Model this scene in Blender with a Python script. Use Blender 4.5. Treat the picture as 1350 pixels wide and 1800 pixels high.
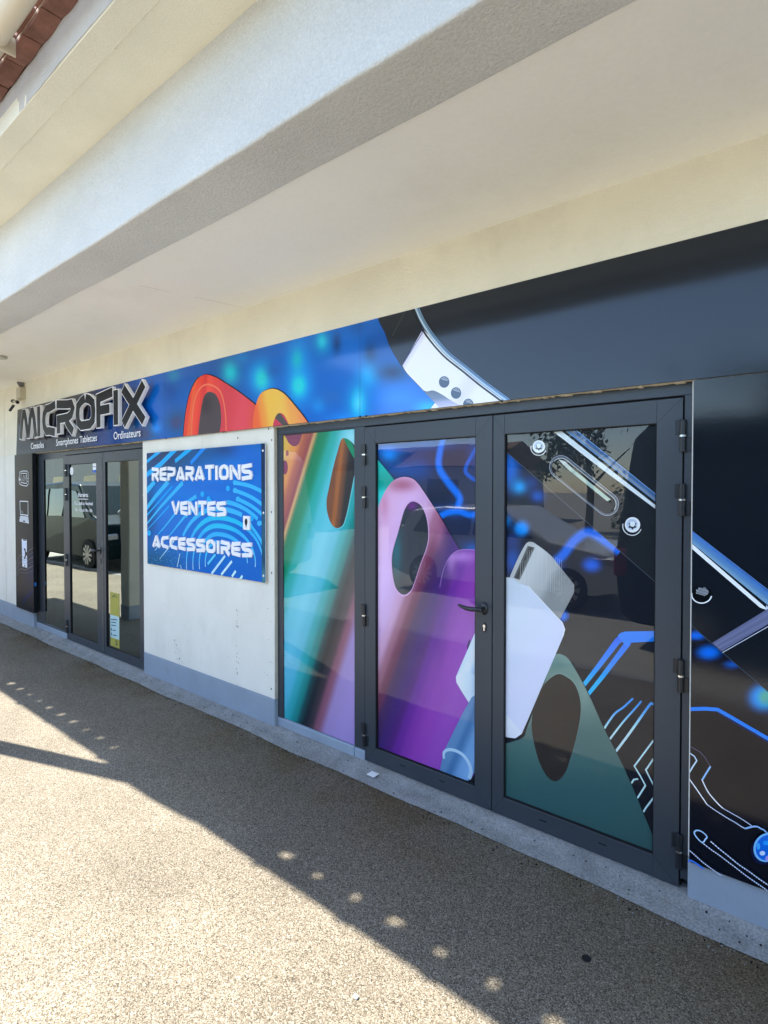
import bpy, bmesh, math, random
from mathutils import Vector, Matrix
random.seed(7)
for o in list(bpy.data.objects): bpy.data.objects.remove(o)
SC = bpy.context.scene
COL = SC.collection
R_ = math.radians

# ------------------------------------------------------------------ camera, sky, sun, exposure
CAM = Vector((0, -2.574, 1.71)); YAW = R_(50.76); PITCH = R_(1.0); FPX = 980.0; PPX, PPY = 675.0, 879.0
_ca, _sa = math.cos(YAW), math.sin(YAW)
cR = Vector((_sa, _ca, 0)); cF = Vector((-_ca*math.cos(PITCH), _sa*math.cos(PITCH), -math.sin(PITCH))); cU = cR.cross(cF)
cam = bpy.data.cameras.new('camera'); camo = bpy.data.objects.new('camera', cam); COL.objects.link(camo)
camo.matrix_world = Matrix(((cR.x, cU.x, -cF.x, CAM.x), (cR.y, cU.y, -cF.y, CAM.y), (cR.z, cU.z, -cF.z, CAM.z), (0, 0, 0, 1)))
cam.sensor_fit = 'VERTICAL'; cam.sensor_height = 36; cam.lens = FPX/1800*36; cam.shift_y = -21/1800
cam.clip_end = 1500; cam.clip_start = 0.05
SC.camera = camo
SUNV = Vector((.633, .2216, -1.0)).normalized()
world = bpy.data.worlds.new('World'); SC.world = world; world.use_nodes = True
nt = world.node_tree; bg = nt.nodes['Background']
sky = nt.nodes.new('ShaderNodeTexSky'); sky.sky_type = 'NISHITA'; sky.sun_disc = False
sky.sun_elevation = math.asin(-SUNV.z); sky.sun_rotation = math.atan2(-SUNV.x, -SUNV.y)
sky.air_density = 1.0; sky.dust_density = 0.4; sky.ozone_density = 1.5
nt.links.new(sky.outputs[0], bg.inputs[0]); bg.inputs[1].default_value = 0.14
sl = bpy.data.lights.new('sun', 'SUN'); sl.energy = 4.3; sl.angle = R_(0.55); sl.color = (1, .95, .86)
so = bpy.data.objects.new('sun', sl); COL.objects.link(so); so.rotation_euler = SUNV.to_track_quat('-Z', 'Y').to_euler()
SC.view_settings.view_transform = 'Standard'; SC.view_settings.look = 'None'
SC.view_settings.exposure = 2.18; SC.view_settings.gamma = 1
SC.cycles.max_bounces = 12; SC.cycles.diffuse_bounces = 6; SC.cycles.transparent_max_bounces = 16
SC.cycles.sample_clamp_indirect = 8

# ------------------------------------------------------------------ geometry on known planes
def ray(x, y): return cF + cR*((x-PPX)/FPX) + cU*((PPY-y)/FPX)
def onY(x, y, Y=0.0):
    d = ray(x, y); return CAM + d*((Y-CAM.y)/d.y)
def onZ(x, y, Z=0.0):
    d = ray(x, y); return CAM + d*((Z-CAM.z)/d.z)
def proj(p):
    v = p-CAM; D = v.dot(cF); return PPX+FPX*v.dot(cR)/D, PPY-FPX*v.dot(cU)/D
class Plane:
    def __init__(s, y0, tilt=0.0, z0=0.0): s.y0, s.t, s.z0 = y0, tilt, z0; s.n = Vector((0, -1, tilt)).normalized()
    def p2(s, x, y):
        d = ray(x, y); o = Vector((0, s.y0, s.z0)); t = (o-CAM).dot(s.n)/d.dot(s.n); p = CAM+d*t
        return (p.x, p.z)
    def p3(s, u, v, off=0.0): return Vector((u, s.y0+(v-s.z0)*s.t, v)) + s.n*off
def lin(c):
    return tuple((x/255/12.92 if x/255 <= .04045 else ((x/255+.055)/1.055)**2.4) for x in c[:3])
def mix(a, b, t): return tuple(a[i]+(b[i]-a[i])*t for i in range(3))

# ------------------------------------------------------------------ object helpers
def link(name, me, parent=None, mat=None):
    o = bpy.data.objects.new(name, me); COL.objects.link(o)
    if parent is not None: o.parent = parent
    if mat is not None and me is not None:
        for m in (mat if isinstance(mat, (list, tuple)) else [mat]): me.materials.append(m)
    return o
def tag(o, label=None, cat=None, group=None, kind=None):
    if label: o['label'] = label
    if cat: o['category'] = cat
    if group: o['group'] = group
    if kind: o['kind'] = kind
    return o
def thing(name, label, cat, group=None, loc=(0, 0, 0)):
    o = bpy.data.objects.new(name, None); COL.objects.link(o); o.location = loc; o.empty_display_size = .1
    return tag(o, label, cat, group)
class MB:
    def __init__(s): s.v = []; s.f = []; s.m = []
    def box(s, x0, x1, y0, y1, z0, z1, m=0):
        n = len(s.v)
        s.v += [(x, y, z) for z in (z0, z1) for y in (y0, y1) for x in (x0, x1)]
        for q in ((0, 2, 3, 1), (4, 5, 7, 6), (0, 1, 5, 4), (2, 6, 7, 3), (0, 4, 6, 2), (1, 3, 7, 5)):
            s.f.append(tuple(n+i for i in q)); s.m.append(m)
        return s
    def poly(s, pts, m=0):
        n = len(s.v); s.v += [tuple(p) for p in pts]; s.f.append(tuple(range(n, n+len(pts)))); s.m.append(m); return s
    def prism(s, pts, d, m=0):
        n = len(s.v); k = len(pts); d = Vector(d)
        s.v += [tuple(p) for p in pts] + [tuple(Vector(p)+d) for p in pts]
        s.f.append(tuple(range(n, n+k))); s.m.append(m); s.f.append(tuple(reversed(range(n+k, n+2*k)))); s.m.append(m)
        for i in range(k):
            j = (i+1) % k; s.f.append((n+j, n+i, n+k+i, n+k+j)); s.m.append(m)
        return s
    def tube(s, pts, r, seg=12, m=0, cap=True):
        pts = [Vector(p) for p in pts]; n0 = len(s.v); rs = r if isinstance(r, (list, tuple)) else [r]*len(pts)
        for i, p in enumerate(pts):
            t = (pts[min(i+1, len(pts)-1)]-pts[max(i-1, 0)]).normalized()
            a = t.cross(Vector((0, 0, 1)))
            if a.length < .1: a = t.cross(Vector((0, 1, 0)))
            a.normalize(); b = t.cross(a)
            for k in range(seg):
                an = 2*math.pi*k/seg; s.v.append(tuple(p+(a*math.cos(an)+b*math.sin(an))*rs[i]))
        for i in range(len(pts)-1):
            for k in range(seg):
                j = (k+1) % seg; s.f.append((n0+i*seg+k, n0+i*seg+j, n0+(i+1)*seg+j, n0+(i+1)*seg+k)); s.m.append(m)
        if cap:
            s.f.append(tuple(n0+k for k in range(seg))); s.m.append(m)
            s.f.append(tuple(n0+(len(pts)-1)*seg+k for k in reversed(range(seg)))); s.m.append(m)
        return s
    def build(s, name, mat, parent=None, bevel=0, smooth=False, seg=1):
        me = bpy.data.meshes.new(name); me.from_pydata(s.v, [], s.f)
        bm = bmesh.new(); bm.from_mesh(me)
        for f, mi in zip(bm.faces, s.m): f.material_index = mi
        bmesh.ops.recalc_face_normals(bm, faces=bm.faces)
        bm.to_mesh(me); bm.free()
        o = link(name, me, parent, mat)
        if smooth:
            for p in me.polygons: p.use_smooth = True
        if bevel:
            b = o.modifiers.new('bevel', 'BEVEL'); b.width = bevel; b.segments = seg; b.limit_method = 'ANGLE'; b.harden_normals = False
        return o

# ------------------------------------------------------------------ materials
def newmat(name):
    m = bpy.data.materials.new(name); m.use_nodes = True; n = m.node_tree
    return m, n, n.nodes['Principled BSDF']
def N(n, t, **kw):
    x = n.nodes.new(t)
    for k, v in kw.items():
        if k in x.inputs: x.inputs[k].default_value = v
        else: setattr(x, k, v)
    return x
def surf(name, col, rough=.8, var=.06, vscale=3.0, bump=0.0, bscale=150., bdist=.002, spec=.3, metal=0, coat=0, fine=0.0, fscale=400., dirt=None, stretch=None):
    m, n, b = newmat(name); L = n.links.new
    tc = N(n, 'ShaderNodeTexCoord'); vec = tc.outputs['Object']
    if stretch:
        mp = N(n, 'ShaderNodeMapping'); mp.inputs['Scale'].default_value = stretch; L(vec, mp.inputs[0]); vec2 = mp.outputs[0]
    else: vec2 = vec
    nz = N(n, 'ShaderNodeTexNoise', Scale=vscale, Detail=6.0, Roughness=.6); L(vec2, nz.inputs['Vector'])
    rp = N(n, 'ShaderNodeValToRGB'); c = Vector(col)
    rp.color_ramp.elements[0].position = .3; rp.color_ramp.elements[1].position = .7
    rp.color_ramp.elements[0].color = (*(c*(1-var)), 1); rp.color_ramp.elements[1].color = (*(c*(1+var)), 1)
    L(nz.outputs[0], rp.inputs[0]); out = rp.outputs[0]
    if fine:
        n2 = N(n, 'ShaderNodeTexNoise', Scale=fscale, Detail=3.0); L(vec, n2.inputs['Vector'])
        mr = N(n, 'ShaderNodeMapRange'); mr.inputs[1].default_value = .3; mr.inputs[2].default_value = .7
        mr.inputs[3].default_value = 1-fine; mr.inputs[4].default_value = 1+fine*.6; L(n2.outputs[0], mr.inputs[0])
        mx = N(n, 'ShaderNodeVectorMath', operation='SCALE'); L(out, mx.inputs[0]); L(mr.outputs[0], mx.inputs['Scale']); out = mx.outputs[0]
    if dirt:
        n3 = N(n, 'ShaderNodeTexNoise', Scale=dirt[1], Detail=8.0, Roughness=.7); L(vec2, n3.inputs['Vector'])
        r3 = N(n, 'ShaderNodeValToRGB'); r3.color_ramp.elements[0].position = .55; r3.color_ramp.elements[1].position = .75
        r3.color_ramp.elements[0].color = (0, 0, 0, 1); r3.color_ramp.elements[1].color = (dirt[2],)*3+(1,); L(n3.outputs[0], r3.inputs[0])
        mm = N(n, 'ShaderNodeMix', data_type='RGBA'); L(r3.outputs[0], mm.inputs[0]); L(out, mm.inputs[6]); mm.inputs[7].default_value = (*dirt[0], 1); out = mm.outputs[2]
    L(out, b.inputs['Base Color'])
    b.inputs['Roughness'].default_value = rough; b.inputs['Specular IOR Level'].default_value = spec
    b.inputs['Metallic'].default_value = metal; b.inputs['Coat Weight'].default_value = coat; b.inputs['Coat Roughness'].default_value = .05
    if bump:
        nb = N(n, 'ShaderNodeTexNoise', Scale=bscale, Detail=5.0, Roughness=.65); L(vec, nb.inputs['Vector'])
        bp = N(n, 'ShaderNodeBump', Strength=bump, Distance=bdist); L(nb.outputs[0], bp.inputs['Height']); L(bp.outputs[0], b.inputs['Normal'])
    return m
def gravel_mat():
    m, n, b = newmat('exposed_aggregate'); L = n.links.new
    tc = N(n, 'ShaderNodeTexCoord'); v = tc.outputs['Object']
    nw = N(n, 'ShaderNodeTexNoise', Scale=60., Detail=2.); L(v, nw.inputs['Vector'])
    ad = N(n, 'ShaderNodeVectorMath', operation='MULTIPLY_ADD'); L(nw.outputs['Color'], ad.inputs[0]); ad.inputs[1].default_value = (.005,)*3; L(v, ad.inputs[2])
    vo = N(n, 'ShaderNodeTexVoronoi', Scale=265.); L(ad.outputs[0], vo.inputs['Vector'])
    ve = N(n, 'ShaderNodeTexVoronoi', Scale=265., feature='DISTANCE_TO_EDGE'); L(ad.outputs[0], ve.inputs['Vector'])
    sep = N(n, 'ShaderNodeSeparateColor'); L(vo.outputs['Color'], sep.inputs[0])
    rp = N(n, 'ShaderNodeValToRGB'); cr = rp.color_ramp
    cs = [(0, (.043, .034, .024)), (.13, (.118, .095, .065)), (.38, (.193, .160, .113)), (.62, (.250, .212, .156)), (.85, (.325, .283, .215)), (1, (.44, .40, .325))]
    cr.elements[0].position, cr.elements[0].color = cs[0][0], (*cs[0][1], 1); cr.elements[1].position, cr.elements[1].color = cs[-1][0], (*cs[-1][1], 1)
    for p, c in cs[1:-1]: e = cr.elements.new(p); e.color = (*c, 1)
    L(sep.outputs[0], rp.inputs[0])
    er = N(n, 'ShaderNodeMapRange'); er.inputs[1].default_value = 0; er.inputs[2].default_value = .12; er.inputs[3].default_value = .5; er.inputs[4].default_value = 1; L(ve.outputs[0], er.inputs[0])
    sc = N(n, 'ShaderNodeVectorMath', operation='SCALE'); L(rp.outputs[0], sc.inputs[0]); L(er.outputs[0], sc.inputs['Scale'])
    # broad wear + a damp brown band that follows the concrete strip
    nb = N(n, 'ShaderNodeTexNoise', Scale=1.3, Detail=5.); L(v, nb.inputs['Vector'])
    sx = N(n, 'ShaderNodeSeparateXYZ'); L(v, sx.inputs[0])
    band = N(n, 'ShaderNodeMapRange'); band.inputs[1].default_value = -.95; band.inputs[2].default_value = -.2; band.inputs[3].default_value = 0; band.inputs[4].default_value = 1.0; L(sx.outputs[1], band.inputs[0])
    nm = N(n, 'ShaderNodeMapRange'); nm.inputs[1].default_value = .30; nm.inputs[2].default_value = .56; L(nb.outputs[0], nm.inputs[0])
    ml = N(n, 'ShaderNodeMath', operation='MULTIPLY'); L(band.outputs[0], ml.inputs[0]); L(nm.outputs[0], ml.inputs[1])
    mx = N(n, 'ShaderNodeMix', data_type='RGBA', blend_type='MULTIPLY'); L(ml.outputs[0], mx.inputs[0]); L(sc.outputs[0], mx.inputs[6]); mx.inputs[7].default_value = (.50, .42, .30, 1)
    wr = N(n, 'ShaderNodeMapRange'); wr.inputs[1].default_value = .3; wr.inputs[2].default_value = .7; wr.inputs[3].default_value = .76; wr.inputs[4].default_value = 1.16; L(nb.outputs[0], wr.inputs[0])
    s2 = N(n, 'ShaderNodeVectorMath', operation='SCALE'); L(mx.outputs[2], s2.inputs[0]); L(wr.outputs[0], s2.inputs['Scale'])
    L(s2.outputs[0], b.inputs['Base Color']); b.inputs['Roughness'].default_value = .75; b.inputs['Specular IOR Level'].default_value = .25
    hb = N(n, 'ShaderNodeMapRange'); hb.inputs[1].default_value = 0; hb.inputs[2].default_value = .25; L(ve.outputs[0], hb.inputs[0])
    bp = N(n, 'ShaderNodeBump', Strength=.6, Distance=.0024); L(hb.outputs[0], bp.inputs['Height']); L(bp.outputs[0], b.inputs['Normal'])
    return m
def print_mat(name, rough, coat, wob=0.0, sp=.5):
    m, n, b = newmat(name); L = n.links.new
    at = N(n, 'ShaderNodeAttribute'); at.attribute_name = 'ink'
    L(at.outputs['Color'], b.inputs['Base Color']); b.inputs['Roughness'].default_value = rough
    b.inputs['Specular IOR Level'].default_value = sp; b.inputs['Coat Weight'].default_value = coat; b.inputs['Coat Roughness'].default_value = .06
    tc = N(n, 'ShaderNodeTexCoord')
    if wob:
        nb = N(n, 'ShaderNodeTexNoise', Scale=90., Detail=2.); L(tc.outputs['Object'], nb.inputs['Vector'])
        bp = N(n, 'ShaderNodeBump', Strength=wob, Distance=.0005); L(nb.outputs[0], bp.inputs['Height']); L(bp.outputs[0], b.inputs['Normal'])
    return m
def glass_mat(name, tint, refl_min, refl_tint, rough=0.0):
    m = bpy.data.materials.new(name); m.use_nodes = True; n = m.node_tree; L = n.links.new; n.nodes.clear()
    out = N(n, 'ShaderNodeOutputMaterial'); tr = N(n, 'ShaderNodeBsdfTransparent'); tr.inputs[0].default_value = (*tint, 1)
    gl = N(n, 'ShaderNodeBsdfGlossy'); gl.inputs['Color'].default_value = (*refl_tint, 1); gl.inputs['Roughness'].default_value = rough
    fr = N(n, 'ShaderNodeFresnel', IOR=1.5); mr0 = N(n, 'ShaderNodeMapRange'); mr0.inputs[3].default_value = refl_min; mr0.inputs[4].default_value = 1; L(fr.outputs[0], mr0.inputs[0])
    gm_ = N(n, 'ShaderNodeNewGeometry'); iv = N(n, 'ShaderNodeMath', operation='SUBTRACT'); iv.inputs[0].default_value = 1; L(gm_.outputs['Backfacing'], iv.inputs[1])
    mr = N(n, 'ShaderNodeMath', operation='MULTIPLY'); L(mr0.outputs[0], mr.inputs[0]); L(iv.outputs[0], mr.inputs[1])
    geo = N(n, 'ShaderNodeTexCoord'); nz = N(n, 'ShaderNodeTexNoise', Scale=2.2, Detail=1.); L(geo.outputs['Object'], nz.inputs['Vector'])
    bp = N(n, 'ShaderNodeBump', Strength=.05, Distance=.02); L(nz.outputs[0], bp.inputs['Height']); L(bp.outputs[0], gl.inputs['Normal'])
    ms = N(n, 'ShaderNodeMixShader'); L(mr.outputs[0], ms.inputs[0]); L(tr.outputs[0], ms.inputs[1]); L(gl.outputs[0], ms.inputs[2]); L(ms.outputs[0], out.inputs[0])
    return m
M = dict(
    stucco=surf('cream_stucco', (.79, .74, .60), .9, .07, 2.0, .7, 150, .005, fine=.12, dirt=((.42, .37, .27), 1.2, .35)),
    board=surf('pale_painted_render', (.76, .73, .63), .8, .05, 3.0, .5, 110, .003, fine=.09, dirt=((.50, .46, .36), 2.2, .32), stretch=(1, 1, .6)),
    jamb=surf('rough_reveal', (.50, .46, .37), .9, .12, 9.0, .5, 150, .004, fine=.12),
    soffit=surf('white_ceiling_paint', (.91, .89, .81), .75, .03, .8, .22, 5, .012, fine=.02, fscale=60, dirt=((.80, .76, .66), 1.1, .5)),
    beam=surf('rough_beam_render', (.66, .655, .62), .92, .10, 1.3, 1.0, 70, .008, fine=.10, fscale=130, dirt=((.50, .50, .47), 2.2, .45), stretch=(.5, 1, 1)),
    eaves=surf('eaves_render', (.80, .76, .62), .92, .05, 2.5, .8, 150, .005, fine=.12),
    fascia=surf('fascia_render', (.55, .53, .50), .92, .06, 6, .8, 160, .004, fine=.12),
    plinth=surf('grey_plinth_paint', (.27, .32, .375), .6, .07, 4, .35, 90, .002, fine=.06, dirt=((.22, .23, .25), 5, .5)),
    concrete=surf('old_concrete', (.25, .25, .24), .85, .2, 9, 1.0, 70, .008, fine=.3, fscale=110, dirt=((.13, .12, .10), 4.5, .9)),
    asphalt=surf('asphalt', (.32, .305, .265), .85, .1, 2, .6, 180, .004, fine=.3, fscale=200),
    alu=surf('anthracite_aluminium', (.036, .045, .055), .36, .08, 1.5, .05, 700, .0005, spec=.45),
    black=surf('black_hardware', (.010, .013, .017), .35, .05, 5, spec=.5),
    rubber=surf('black_seal', (.006, .006, .007), .7, .05, 5),
    steel=surf('bright_steel', (.72, .72, .70), .25, .03, 30, metal=1),
    gravel=gravel_mat(),
    tile=surf('terracotta', (.20, .095, .072), .85, .4, 9, .5, 60, .003, fine=.2, dirt=((.16, .10, .08), 8, .6)),
    gutter=surf('sand_gutter_pvc', (.62, .54, .41), .4, .03, 3, spec=.5),
    hdr=print_mat('gloss_print', .10, .0, .12, .45), boxp=print_mat('satin_print', .3, .0, .1, .04), film=print_mat('window_film', .5, 0, 0, .15), signp=print_mat('sign_print', .2, .0, .15, .25),
    glass=glass_mat('clear_glass', (.97, .98, .98), .0, (.95, .97, 1)),
    mirror=glass_mat('solar_glass', (.30, .33, .31), .42, (.84, .92, .88)),
    white=surf('white_plastic', (.78, .78, .77), .4, .02, 5), lwhite=surf('letter_white', (.80, .79, .80), .35, .02, 6, spec=.5),
    lblack=surf('letter_black', (.013, .014, .017), .4, .05, 4, spec=.12),
    trim=surf('polyurethane_sealant', (.62, .55, .42), .9, .12, 40, .8, 90, .006),
    dark=surf('dark_void', (.004, .004, .005), .9, .05, 3),
    inwall=surf('shop_wall', (.30, .29, .25), .8, .03, 1), infloor=surf('shop_floor', (.12, .12, .115), .4, .08, 2),
    paper=surf('paper_scrap', (.70, .70, .68), .8, .05, 40),
    pillar=surf('pillar_render', (.60, .57, .48), .9, .04, 2, .4, 200, .003),
)

# ------------------------------------------------------------------ printed artwork (flat coloured inks on a sheet)
def field(base, blobs):
    def f(x, y):
        c = base(x, y) if callable(base) else base
        for b in blobs:
            bx, by, rx, ry, col = b[:5]; s = b[5] if len(b) > 5 else 1.0; pw = b[6] if len(b) > 6 else 1.0
            q = ((x-bx)/rx)**2+((y-by)/ry)**2
            if q < 9: c = mix(c, col, s*math.exp(-q**pw))
        return c
    return f
def stops(st, ufn):
    def f(x, y):
        u = ufn(x, y)
        if u <= st[0][0]: return st[0][1]
        for (a, ca), (b, cb) in zip(st, st[1:]):
            if u <= b:
                t = (u-a)/(b-a); t = t*t*(3-2*t); return mix(ca, cb, t)
        return st[-1][1]
    return f
class Print:
    """one sheet: stacks shapes a fraction of a millimetre apart; shapes are cut to the sheet's outline"""
    LIFT = .00010
    def __init__(s, plane, rect, cell=.03, gain=1.0):
        s.pl = plane; s.r = rect; s.V = []; s.F = []; s.C = []; s.k = 0; s.cell = cell; s.gain = gain
    def add2(s, pts, col, cell=None, step=1.0):
        bm = bmesh.new()
        vs = [bm.verts.new((u, v, 0)) for u, v in pts]
        try: bm.faces.new(vs)
        except ValueError: bm.free(); return
        bmesh.ops.triangulate(bm, faces=bm.faces[:])
        u0, u1, v0, v1 = s.r
        for co, no in (((u0, 0, 0), (-1, 0, 0)), ((u1, 0, 0), (1, 0, 0)), ((0, v0, 0), (0, -1, 0)), ((0, v1, 0), (0, 1, 0))):
            g = bm.verts[:]+bm.edges[:]+bm.faces[:]
            if not bm.faces: break
            bmesh.ops.bisect_plane(bm, geom=g, plane_co=co, plane_no=no, clear_outer=True)
        if not bm.faces: bm.free(); return
        if callable(col):
            c = cell or s.cell
            us = [v.co.x for v in bm.verts]; vv = [v.co.y for v in bm.verts]
            a = math.floor(min(us)/c)+1
            while a*c < max(us):
                bmesh.ops.bisect_plane(bm, geom=bm.verts[:]+bm.edges[:]+bm.faces[:], plane_co=(a*c, 0, 0), plane_no=(1, 0, 0)); a += 1
            a = math.floor(min(vv)/c)+1
            while a*c < max(vv):
                bmesh.ops.bisect_plane(bm, geom=bm.verts[:]+bm.edges[:]+bm.faces[:], plane_co=(0, a*c, 0), plane_no=(0, 1, 0)); a += 1
        n = len(s.V); s.k += step; off = s.k*s.LIFT
        bm.verts.index_update()
        for v in bm.verts:
            p = s.pl.p3(v.co.x, v.co.y, off); s.V.append(tuple(p))
            c = col(*proj(p)) if callable(col) else col
            c = lin([max(0, z) for z in c])
            if c[0] < .022 and c[2] > .16 and c[2] > 1.25*c[1]: c = (c[0]*.5, c[1]*1.22, c[2]*.97)
            s.C.append(tuple(min(.85, q*s.gain) for q in c))
        for f in bm.faces: s.F.append(tuple(n+v.index for v in f.verts))
        bm.free()
    def poly(s, pts, col, cell=None, step=1.0): s.add2([s.pl.p2(*p) for p in pts], col, cell, step)
    def base(s, col, cell=None):
        u0, u1, v0, v1 = s.r; s.add2([(u0, v0), (u1, v0), (u1, v1), (u0, v1)], col, cell)
    def ell(s, x, y, rx, ry, col, rot=0, n=28, cell=None):
        cr, sr = math.cos(rot), math.sin(rot)
        s.poly([(x+rx*math.cos(a)*cr-ry*math.sin(a)*sr, y+rx*math.cos(a)*sr+ry*math.sin(a)*cr) for a in [2*math.pi*i/n for i in range(n)]], col, cell, .06 if n < 8 else 1.0)
    def ring(s, x, y, rx, ry, w, col, a0=0, a1=360, rot=0, n=28):
        cr, sr = math.cos(rot), math.sin(rot)
        P = []
        for i in range(n+1):
            a = R_(a0+(a1-a0)*i/n); P.append((x+rx*math.cos(a)*cr-ry*math.sin(a)*sr, y+rx*math.cos(a)*sr+ry*math.sin(a)*cr))
        s.line(P, w, col)
    def line(s, pts, w, col, smooth=False, cell=None):
        if smooth: pts = spline(pts)
        P = [s.pl.p2(*p) for p in pts]
        ws = w if isinstance(w, (list, tuple)) else [w]*len(P)
        if len(ws) != len(P): ws = [ws[0]+(ws[-1]-ws[0])*i/(len(P)-1) for i in range(len(P))]
        hw = [ww/((p[0]+525)*.2457)/2 for ww, p in zip(ws, pts)]
        L_ = ribbon(P, hw); s.add2(L_, col, cell)
    def build(s, name, mat, parent):
        me = bpy.data.meshes.new(name); me.from_pydata(s.V, [], s.F)
        at = me.color_attributes.new('ink', 'FLOAT_COLOR', 'POINT')
        for i, c in enumerate(s.C): at.data[i].color = (*c, 1)
        return link(name, me, parent, mat)
def spline(pts, k=6):
    out = []; n = len(pts)
    for i in range(n-1):
        p0 = pts[max(i-1, 0)]; p1 = pts[i]; p2 = pts[i+1]; p3 = pts[min(i+2, n-1)]
        for j in range(k):
            t = j/k; out.append(tuple(.5*((2*p1[a])+(-p0[a]+p2[a])*t+(2*p0[a]-5*p1[a]+4*p2[a]-p3[a])*t*t+(-p0[a]+3*p1[a]-3*p2[a]+p3[a])*t**3) for a in (0, 1)))
    out.append(tuple(pts[-1])); return out
def closed_spline(pts, k=5):
    n = len(pts); out = []
    for i in range(n):
        p0, p1, p2, p3 = pts[i-1], pts[i], pts[(i+1) % n], pts[(i+2) % n]
        for j in range(k):
            t = j/k; out.append(tuple(.5*((2*p1[a])+(-p0[a]+p2[a])*t+(2*p0[a]-5*p1[a]+4*p2[a]-p3[a])*t*t+(-p0[a]+3*p1[a]-3*p2[a]+p3[a])*t**3) for a in (0, 1)))
    return out
def offs(P, hw, sgn, closed=False):
    n = len(P); out = []
    for i in range(n):
        h = hw[i] if isinstance(hw, (list, tuple)) else hw
        a = Vector(P[i-1]) if (i > 0 or closed) else None; b = Vector(P[i]); c = Vector(P[(i+1) % n]) if (i < n-1 or closed) else None
        d1 = (b-a).normalized() if a is not None else None; d2 = (c-b).normalized() if c is not None else None
        if d1 is None: d1 = d2
        if d2 is None: d2 = d1
        n1 = Vector((-d1.y, d1.x)); n2 = Vector((-d2.y, d2.x)); m = n1+n2
        if m.length < 1e-4: m = n1
        m.normalize(); k = max(.35, m.dot(n1)); q = b+m*(sgn*h/k); out.append((q.x, q.y))
    return out
def ribbon(P, hw): return offs(P, hw, 1)+list(reversed(offs(P, hw, -1)))

# ================================================================== SETTING
g = MB(); g.poly([(-400, -2.72, -.004), (400, -2.72, -.004), (400, 300, -.004), (-400, 300, -.004)])
tag(g.build('ground', M['gravel']), kind='structure')
g = MB(); g.poly([(-400, -400, -.05), (400, -400, -.05), (400, -2.85, -.05), (-400, -2.85, -.05)])
tag(g.build('road', M['asphalt']), kind='structure')
g = MB(); x = -40.
while x < 30: g.box(x, x+.99, -2.86, -2.72, -.12, .002); x += 1.0
tag(g.build('kerb', M['concrete'], bevel=.01), kind='structure')
# concrete apron along the shop front: a trowelled fillet rising to the door threshold
v = []; f = []; rows = 9; prof = [(-.150, .001), (-.128, .008), (-.10, .012), (-.07, .018), (-.05, .028), (-.034, .040), (0.0, .043), (.05, .044), (.12, .044)]
nx = 420
for i in range(nx+1):
    x = -16+19.5*i/nx
    w = .006*math.sin(x*3.1)+.004*math.sin(x*7.7+1)+random.uniform(-.0022, .0022)
    for j, (y, z) in enumerate(prof):
        k = 1-j/6 if j < 6 else 0
        v.append((x, y+w*k+(.004*math.sin(x*5+j)*k), z+(.0022*math.sin(x*4.3+j*1.7)+random.uniform(-.0008, .0008))*(1 if 0 < j < 6 else .2)))
for i in range(nx):
    for j in range(rows-1):
        a = i*rows+j; f.append((a, a+rows, a+rows+1, a+1))
me = bpy.data.meshes.new('concrete_strip'); me.from_pydata(v, [], f)
for p in me.polygons: p.use_smooth = True
tag(link('concrete_strip', me, None, M['concrete']), kind='structure')

gr = MB(); rg = random.Random(11)
for i in range(900):
    x = rg.uniform(-9, 1.5); y = -.155-abs(rg.gauss(0, .035)) if rg.random() < .6 else rg.uniform(-.15, -.05); z = 0 if y < -.15 else .012+(.15+y)*.22
    q = rg.uniform(.0012, .0042); a = rg.uniform(0, 3)
    P = [(x+q*math.cos(a+k*1.257)*rg.uniform(.7, 1.2), y+q*math.sin(a+k*1.257)*rg.uniform(.7, 1.2), z-.001) for k in range(5)]
    gr.prism(P, (0, 0, q*rg.uniform(.8, 1.4)), rg.randrange(2))
tag(gr.build('grit', [M['concrete'], M['dark']]), kind='stuff')
# ================================================================== BUILDING
bld = thing('shop_building', 'cream rendered shop building with covered arcade, roof tiles and grey plinth', 'building')
WF = -.03                                   # wall face
OL = (-7.585, -4.914); OR = (-3.078, -.466)  # openings
ZT = 2.168
XL, XR = -16.0, 3.2
u = MB()
# face of the upper wall with a slightly uneven hand-trowelled surface
for a, b in ((XL, -8.556), (-8.548, XR)):
    u.box(a, b, WF, .22, ZT, 3.043)
u.build('upper_wall', M['stucco'], bld)
u = MB()
PZ = .232
for a, b, z_ in ((XL, -8.556, PZ), (-8.548, OL[0], PZ), (OL[1], OR[0], PZ), (OR[1], XR, .206)): MB().box(a, b, WF, .22, z_, ZT-.001).build('lower_wall', M['board'], bld, bevel=.004, seg=2)
u = MB()
for a, b in ((XL, OL[0]+.0), (OL[1], OR[0])): u.box(a-.0015, b+.0015, WF-.002, .21, -.05, PZ-.0005)
u.box(OR[1], XR, WF-.004, .21, -.05, .2055)
# painted upstands under the two fixed panes
XF0 = OL[0]+.002; XF1 = onY(118, 1100).x
u.box(XF0, XF1, -.006, .03, .0, .104)
XG1 = onY(624, 1309).x
u.box(OR[0]+.0025, XG1-.0015, -.006, .03, .0, .1015); u.box(XG1, XG1+.085, -.0055, .03, .0, .0995)
u.build('plinth', M['plinth'], bld, bevel=.006, seg=2)
u = MB()
for xx in (OL[0], OR[0], OL[1]-.0035): MB().box(xx-.0005, xx+.004, -.026, .0, PZ+.001, ZT-.002).build('reveal', M['jamb'], bld)
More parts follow.
